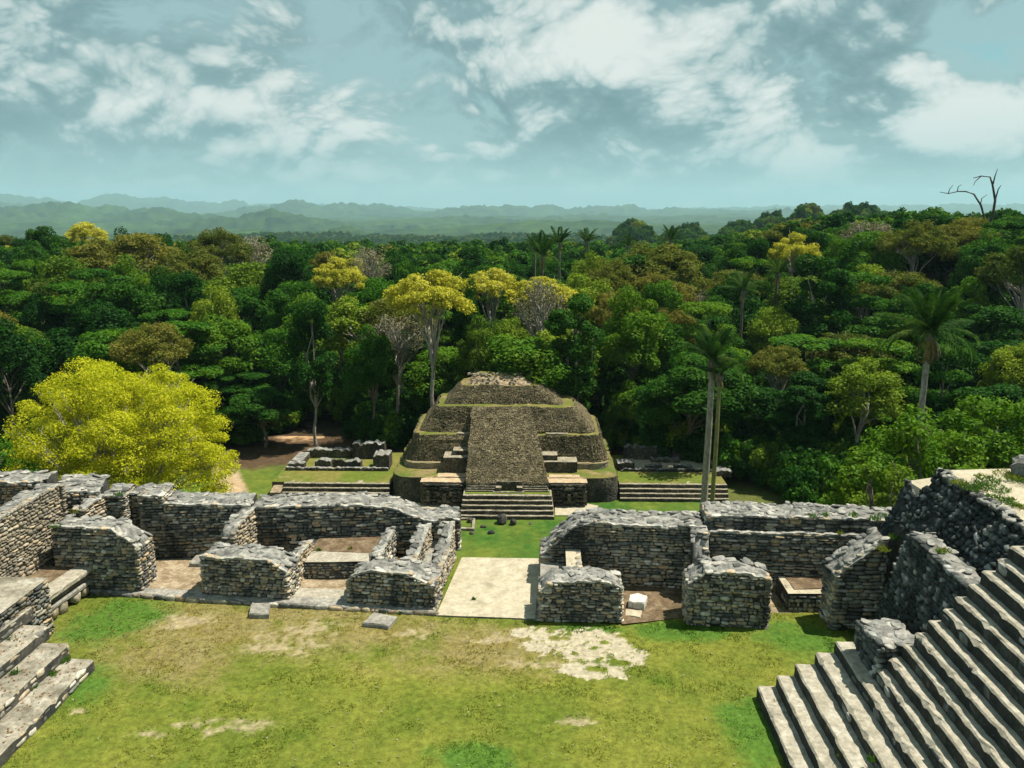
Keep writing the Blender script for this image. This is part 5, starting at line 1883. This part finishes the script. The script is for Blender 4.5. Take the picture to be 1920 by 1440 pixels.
for k, u, v, y, w, lab in FEAT:
    p = at(u, v, y)
    zg = float(terrain(p.x, y))
    dist = Vector((p.x, p.y, p.z - EYE)).length
    plant(k, p.x, y, p.z, w / 1537.0 * dist * 1.05, lab)

# --- the rest of the near forest
SKYL = [(-200, 432), (0, 432), (100, 428), (250, 432), (400, 445), (600, 458), (800, 456), (1000, 458), (1130, 458), (1300, 455), (1450, 432), (1560, 405), (1700, 396), (1800, 392), (1920, 395), (2200, 395)]


def skyline(u):
    return prof_at(SKYL, u)


fr = random.Random(99)
cand = []
tries = 0
while tries < 30000 and len(cand) < 262:
    tries += 1
    y = 98 + (fr.random() ** 1.25) * 150
    x = fr.uniform(-.74, .74) * y - .042 * y
    # keep the plaza, the pyramid, the path and the dirt clearing open
    if y < 108 and -46 < x < 14:
        continue
    if y < 104 and x < 24:
        continue
    if y < 101 and x < 34:
        continue
    if -26 < x < 13 and y < 110:
        continue
    if math.hypot((x + 36) / 8, (y - 115) / 8) < 1:
        continue
    mind = 5.6 + .016 * (y - 100)
    if any((x - a) ** 2 + (y - b) ** 2 < mind ** 2 for a, b, _ in TREES) or any((x - a) ** 2 + (y - b) ** 2 < mind ** 2 for a, b in cand):
        continue
    cand.append((x, y))
def where(x, y):
    if x < -48:
        z = 'behind the great yellow tree'
    elif x < -20:
        z = 'between the sandy path and the pyramid'
    elif x < 12:
        z = 'behind the pyramid'
    elif x < 36:
        z = 'behind the palm pair'
    else:
        z = 'on the slope round the lone palm'
    return ('at the forest edge ' if y < 122 else 'within the forest ' if y < 160 else 'deep in the forest ') + z


for x, y in cand:
    z = float(terrain(x, y))
    k = fr.choices(['dark', 'mid', 'tall', 'layer', 'light', 'olive', 'bare', 'gold'], [22, 32, 12, 14, 17, 6, 1, 1.5])[0]
    top = z + fr.uniform(19, 26.5) + (1.5 if y > 150 else 0)
    u, v = proj((x, y, top))
    sv = skyline(u) + fr.uniform(0, 22)
    if v < sv:
        top = at(u, sv, y).z
    if y < 125:
        top = min(top, z + fr.uniform(15, 22))
    if top - z < 9:
        top = z + 9
    w = fr.choice((fr.uniform(8, 11), fr.uniform(10, 14), fr.uniform(13, 17))) * (.75 if k == 'tall' else 1)
    s = where(x, y)
    plant(k, x, y, top, w, KIND[k]['what'] + ' ' + s, 'look-alikes: ' + KIND[k]['what'] + ' ' + s)


# --- the great yellow tree and the bright shrub tree
def big_tree(name, label, base, R, top, h0, leaf, leaf_size, nclump, per, bark, seed, style='dome', shell=(.6, 1.08), flat=.8, limbs=26, off=(0, 0), up=.45, rad=(.14, .26), gaps=.9, ztop=None):
    rs = np.random.RandomState(seed)
    th = thing(name, label, 'tree', (base[0], base[1], base[2]))
    H = top - base[2]
    C, Q = [], []
    while len(C) < nclump:
        d = rs.normal(size=3)
        d /= np.linalg.norm(d)
        if d[2] < -.45:
            continue
        q = rs.uniform(.62, .92) if rs.rand() < .75 else rs.uniform(.3, .6)
        C.append((d[0] * R * q + off[0], d[1] * R * .85 * q + off[1], h0 + (H - h0) * (.40 + .58 * d[2] * q)))
        Q.append(R * rs.uniform(*rad))
    C, Q = np.array(C), np.array(Q)
    V = leaves(rs, C, Q, per, leaf_size, up, shell, flat, 2.0)
    obj('crown', me_new('crown', V, np.arange(len(V)).reshape(-1, 4), M[leaf]), th)
    bag = Bag()
    r = random.Random(seed)
    fork = h0 * .7 + 1
    pts = [Vector((r.uniform(-.1, .1) * i, r.uniform(-.1, .1) * i, -.6 + (fork + .6) * i / 5)) for i in range(6)]
    bag.add(tube(pts, [.62, .5, .45, .42, .4, .36], 8))
    for i in r.sample(range(len(C)), min(limbs, len(C))):
        e = Vector(C[i])
        st = pts[r.choice((3, 4, 5))]
        m1 = st.lerp(e, .4) + Vector((r.uniform(-.6, .6), r.uniform(-.6, .6), r.uniform(0, .8)))
        m2 = st.lerp(e, .75) + Vector((r.uniform(-.5, .5), r.uniform(-.5, .5), r.uniform(-.2, .5)))
        bag.add(tube([st, m1, m2, e], [.22, .15, .09, .03], 5))
        for _ in range(4):
            s0 = m1.lerp(e, r.random())
            e2 = e + Vector((r.uniform(-1, 1), r.uniform(-1, 1), r.uniform(-.4, 1))) * float(Q[i]) * 1.05
            bag.add(tube([s0, s0.lerp(e2, .5) + Vector((r.uniform(-.3, .3), r.uniform(-.3, .3), .2)), e2], [.06, .04, .015], 4))
    obj('trunk', me_new('trunk', bag.V, bag.F, M[bark], True), th)
    return th


p = at(205, 650, 80)
big_tree('yellow_tree', 'great round bright yellow green tree beside the sandy path', (p.x, 80, LOW), 12.6, p.z, .5, 'leaf_yellow', .165, 520, 380, 'bark_pale', 7, rad=(.06, .135), limbs=80, flat=.6)
p = at(30, 810, 72)
big_tree('shrub_tree', 'blue green bushy tree partly in front of the great yellow tree', (p.x - 2.0, 70, LOW), 5.0, p.z, 1.5, 'leaf_mid', .26, 60, 240, 'bark', 17)
p = at(1755, 762, 56)
big_tree('leafy_tree', 'bright green large leaved tree just beyond the cobbled terrace', (p.x, 56, LOW + 4), 6.9, p.z, 2.0, 'leaf_mid', .26, 120, 260, 'bark', 27, rad=(.13, .24))
p = at(1665, 850, 50)
big_tree('leafy_tree', 'bright green large leaved bush spilling down below the upper back wall', (p.x, 50, LOW + 4), 3.9, p.z, 1.0, 'leaf_light', .22, 60, 230, 'bark', 28, rad=(.15, .28))
p = at(1895, 735, 60)
big_tree('leafy_tree', 'mid green tree beside the bright large leaved tree', (p.x, 62, LOW + 4), 5.5, p.z, 2.0, 'leaf_mid', .28, 80, 240, 'bark', 29)


# --- palms
def frond(L, droop, width, rs, seg=11, dry=False):
    """one arching feather leaf, base at the origin, growing along +X"""
    V, Fc = [], []
    mid = []
    a = 0.0
    p = Vector((0, 0, 0))
    el = 0.0
    for i in range(seg + 1):
        mid.append(p.copy())
        t = i / seg
        el = -droop * t ** 1.4
        p = p + Vector((math.cos(el), 0, math.sin(el))) * (L / seg)
    for i in range(seg):
        q0, q1 = mid[i], mid[i + 1]
        n = len(V)
        r0, r1 = .05 * (1 - i / seg) + .012, .05 * (1 - (i + 1) / seg) + .012
        V += [q0 + Vector((0, -r0, 0)), q0 + Vector((0, r0, 0)), q1 + Vector((0, r1, 0)), q1 + Vector((0, -r1, 0))]
        Fc.append([n, n + 1, n + 2, n + 3])
        for s in (-1, 1):
            for j in range(6):
                t = (i + (j + .5) / 6) / seg
                w = width * math.sin(math.pi * min(1, .12 + .86 * t)) ** .7 * rs.uniform(.85, 1.1)
                b = q0.lerp(q1, (j + .5) / 6)
                d = Vector((.55, s * .9, -.12 - .5 * rs.rand())).normalized()
                e = b + d * w + Vector((0, 0, -.25 * w))
                m = b + d * w * .5
                hw = .05
                n = len(V)
                V += [b, m + Vector((hw, 0, .02)), e, m + Vector((-hw, 0, .02))]
                Fc.append([n, n + 1, n + 2, n + 3])
    return V, Fc


def palm_meshes(seed):
    rs = np.random.RandomState(seed)
    up = [me_new('frond', *frond(5.2, d, 1.15, rs), M['leaf_palm']) for d in (.7, 1.2, 1.8)]
    dry = [me_new('dry_frond', *frond(4.2, 2.6, .55, rs), M['leaf_drypalm']) for _ in range(2)]
    return up, dry


PALM_UP, PALM_DRY = palm_meshes(3)
PALM_OLD = PALM_DRY[0].copy()
PALM_OLD.materials[0] = M['bark']


def palm(label, x, y, z, crown_z, trunk='bark', n=20, size=1.0, dry=5, seed=1, lean=0.0, name='palm_tree', r0=.3, group=None, trunk_top=None, tilt=0.0):
    r = random.Random(seed)
    th = thing(name, label, 'palm', (x, y, z - .1), 0, group)
    H = crown_z - z
    pts = [Vector((lean * (i / 8) ** 1.3, .1 * math.sin(i), H * i / 8)) for i in range(9)]
    V, Fc = tube(pts, [r0 * (1.35 if i == 0 else (1.0 - .03 * i)) for i in range(9)], 9)
    obj('trunk', me_new('trunk', V, Fc, M[trunk], True), th)
    top = pts[-1]
    V, Fc = tube([top - Vector((0, 0, .9)), top, top + Vector((0, 0, .9))], [r0 * 1.1, r0 * 1.4, r0 * .5], 8)
    obj('crownshaft', me_new('crownshaft', V, Fc, M['bark']), th)
    for i in range(n):
        a = i * 2.399 + r.uniform(-.2, .2)
        el = r.uniform(.0, 1.2) if i > n * .4 else r.uniform(.95, 1.45)
        o = obj('frond', PALM_UP[2 if el < .35 else r.randrange(2)], th, top + Vector((0, 0, .5)))
        o.rotation_euler = Euler((r.uniform(-.3, .3), -el, a), 'XYZ')
        s = size * r.uniform(.85, 1.15)
        o.scale = (s, s, s)
    for i in range(dry):
        a = r.uniform(0, 6.28)
        o = obj('dry_frond', PALM_DRY[i % 2] if i < 5 else PALM_OLD, th, top + Vector((0, 0, -.1)))
        o.rotation_euler = Euler((0, r.uniform(.5, .9), a), 'XYZ')
        o.scale = (size * .8,) * 3
    return th


b = px(1319, 968, LOW)
t = at(1336, 690, b.y)
palm('tall palm with a grey trunk, crown over the ruins, one of a close pair', b.x, b.y, LOW, t.z + .6, 'bark_pale', 22, .72, 6, 5, lean=t.x - b.x, r0=.42)
b = px(1331, 972, LOW)
t = at(1347, 705, b.y)
palm('tall palm with a yellow green trunk, one of a close pair', b.x + .1, b.y - .4, LOW, t.z, 'bark_green', 12, .55, 2, 6, lean=t.x - b.x, r0=.27)
t = at(1745, 628, 74)
b = at(1716, 830, 74)
zb = float(terrain(b.x, 74)) + 4
palm('lone tall palm with a shaggy skirt of dead leaves, standing on the right slope', b.x, 74, zb, t.z, 'bark_pale', 26, .98, 10, 8, lean=t.x - b.x, r0=.34)
for i, (u, v, y, s, lab) in enumerate(((1018, 462, 150, 1.0, 'spreading palm with pale hanging leaves in the skyline palm cluster'), (1050, 440, 175, .9, 'upright palm in the middle of the skyline palm cluster'), (1003, 445, 190, .8, 'dark palm behind the skyline palm cluster'),
                                       (1100, 440, 200, .9, 'palm at the right end of the skyline palm cluster'), (1258, 436, 205, .85, 'lone small palm on the skyline above the olive dome'), (1178, 447, 210, .7, 'little palm on the skyline left of the olive dome'),
                                       (1395, 525, 135, .8, 'yellowish young palm in the middle of the right forest'), (1460, 495, 150, .8, 'dark palm deep in the right forest'))):
    p = at(u, v, y)
    palm(lab, p.x, y, float(terrain(p.x, y)), p.z - 2.0, 'bark', 15, s * .85, 2, 30 + i)


# --- dead snag on the hilltop
def snag():
    y = 172
    b = at(1846, 420, y)
    zg = float(terrain(b.x, y))
    th = thing('dead_tree', 'black leafless dead snag with two crooked limbs on the hilltop', 'tree', (b.x, y, zg))
    bag = Bag()
    q = lambda u, v: at(u, v, y) - Vector((b.x, y, zg))
    base = Vector((0, 0, -.5))
    def limb(L, r0, r1):
        P = [q(*c) if not isinstance(c, Vector) else c for c in L]
        n = len(P)
        bag.add(tube([p + Vector((0, .3 * math.sin(i * 2.1), 0)) for i, p in enumerate(P)], [r0 + (r1 - r0) * i / (n - 1) for i in range(n)], 6))
    limb([base, (1850, 430), (1860, 405), (1866, 375), (1862, 345), (1855, 332), (1840, 330), (1826, 334)], .36, .06)
    limb([(1862, 345), (1867, 330), (1869, 317)], .16, .05)
    limb([(1866, 375), (1873, 355), (1876, 347)], .16, .05)
    limb([(1840, 330), (1830, 340), (1824, 348)], .1, .04)
    limb([base, (1848, 412), (1838, 385), (1826, 364), (1812, 359), (1795, 359), (1778, 363), (1763, 360)], .24, .05)
    limb([(1838, 385), (1842, 372), (1850, 365)], .12, .04)
    limb([(1795, 359), (1798, 350), (1802, 346)], .1, .04)
    limb([(1778, 363), (1782, 354), (1786, 347)], .1, .04)
    obj('trunk', me_new('trunk', bag.V, bag.F, M['bark_dead'], True), th)


snag()


# ------------------------------------------------------------------ distant forest canopy and undergrowth, carried by points over the terrain
def scatter(name, label, me, P, lo, hi, cat='forest'):
    """a mass nobody could count: one leafy source at the first point, its like at all the others"""
    src = obj(name, me, None, tuple(P[0]))
    tag(src, label, cat, None, 'stuff')
    pm = me_new('points', P[1:] - P[0], [])
    gn = bpy.data.node_groups.new(name + '_nodes', 'GeometryNodeTree')
    gn.interface.new_socket('Geometry', in_out='INPUT', socket_type='NodeSocketGeometry')
    gn.interface.new_socket('Geometry', in_out='OUTPUT', socket_type='NodeSocketGeometry')
    N_ = gn.nodes
    gi, go = N_.new('NodeGroupInput'), N_.new('NodeGroupOutput')
    oi = N_.new('GeometryNodeObjectInfo')
    ip = N_.new('GeometryNodeInstanceOnPoints')
    rv, sv = N_.new('FunctionNodeRandomValue'), N_.new('FunctionNodeRandomValue')
    rv.data_type = sv.data_type = 'FLOAT_VECTOR'
    rv.inputs[0].default_value, rv.inputs[1].default_value = (0, 0, 0), (.15, .15, 6.28)
    sv.inputs[0].default_value, sv.inputs[1].default_value = lo, hi
    oi.inputs['Object'].default_value = src
    L = gn.links.new
    L(gi.outputs[0], ip.inputs['Points'])
    L(oi.outputs['Geometry'], ip.inputs['Instance'])
    L(rv.outputs[0], ip.inputs['Rotation'])
    L(sv.outputs[0], ip.inputs['Scale'])
    L(ip.outputs[0], go.inputs[0])
    o = obj(name, pm, None, tuple(P[0]))
    md = o.modifiers.new('scatter', 'NODES')
    md.node_group = gn
    tag(o, label, cat, None, 'stuff')


def far_forest():
    rs = np.random.RandomState(12)
    n = 120000
    r = 228 * (2700 / 228) ** rs.rand(n)
    r = r[rs.rand(n) < np.minimum(1, (r / 1500) ** 1.5)]
    th = np.radians(rs.uniform(-38, 38, len(r))) - YAW
    x, y = r * np.sin(th), r * np.cos(th)
    z = terrain(x, y)
    share = rs.choice(4, len(r), p=(.44, .38, .10, .08))
    for i, (leaf, R, H, seed, what) in enumerate((('leaf_dark', 5.4, 13, 501, 'dark'), ('leaf_mid', 5.6, 12, 502, 'mid green'), ('leaf_light', 5.0, 11, 503, 'light green'), ('leaf_olive', 5.6, 11, 504, 'olive'))):
        q = np.random.RandomState(seed)
        C, Q = crown_clumps(q, R, 2, H, 18, 'dome')
        V = leaves(q, C, Q * 1.15, 90, 1.0, .4)
        m = share == i
        P = np.stack([x[m], y[m], z[m] + 6 + rs.uniform(-2, 3, m.sum())], -1)
        scatter('forest_canopy', what + ' treetops of the far off forest', me_new('canopy', V, np.arange(len(V)).reshape(-1, 4), M[leaf]), P, (.8, .8, .7), (1.35, 1.35, 1.3))


def undergrowth():
    rs = np.random.RandomState(31)
    n = 5600
    y = 90 + rs.rand(n) ** 1.3 * 102
    x = rs.uniform(-.76, .76, n) * y - .042 * y
    ok = ~((y < 112) & (x > -47) & (x < 14)) & ~((y < 104) & (x < 22)) & ~((y < 97) & (x < 30)) & ~((y < 101) & (x < 26) & (x > 0)) & (np.hypot((x + 36) / 8, (y - 115) / 8) > 1)
    ok &= ~((x > -56) & (x < -44) & (y < 112))
    ok &= rs.rand(n) < .45 + .55 * (fbm(x * .09, y * .09, 44, 3) > .46)
    x, y = x[ok], y[ok]
    z = terrain(x, y)
    share = rs.choice(3, len(x), p=(.5, .36, .14))
    for i, (leaf, what) in enumerate((('leaf_dark', 'dark green'), ('leaf_mid', 'mid green'), ('leaf_light', 'light green'))):
        q = np.random.RandomState(600 + i)
        C, Q = crown_clumps(q, 2.3, -.3, 4.6, 22, 'dome')
        V = leaves(q, C, Q * 1.1, 120, .34, .4)
        m = share == i
        P = np.stack([x[m], y[m], z[m]], -1)
        scatter('undergrowth', what + ' undergrowth on the forest floor', me_new('bush', V, np.arange(len(V)).reshape(-1, 4), M[leaf]), P, (.6, .6, .4), (1.5, 1.5, 1.6), 'undergrowth')


undergrowth()
far_forest()

# ------------------------------------------------------------------ haze
def haze():
    x0, x1, y0, y1, z0, z1 = -29000, 29000, -29000, 29000, -320, 560
    V = [(x, y, z) for x in (x0, x1) for y in (y0, y1) for z in (z0, z1)]
    Fc = [[0, 1, 3, 2], [4, 6, 7, 5], [0, 4, 5, 1], [2, 3, 7, 6], [0, 2, 6, 4], [1, 5, 7, 3]]
    m = bpy.data.materials.new('haze_air')
    m.use_nodes = True
    q = NG(m.node_tree)
    q.n.clear()
    v = q('VolumePrincipled', {'Color': (.50, .82, .93), 'Density': .00006, 'Anisotropy': .1})
    o_ = q('OutputMaterial')
    q.l.new(v.outputs[0], o_.inputs['Volume'])
    o = obj('haze', me_new('haze', V, Fc, m))
    tag(o, 'thin blue haze over the forest and hills', None, None, 'stuff')


haze()
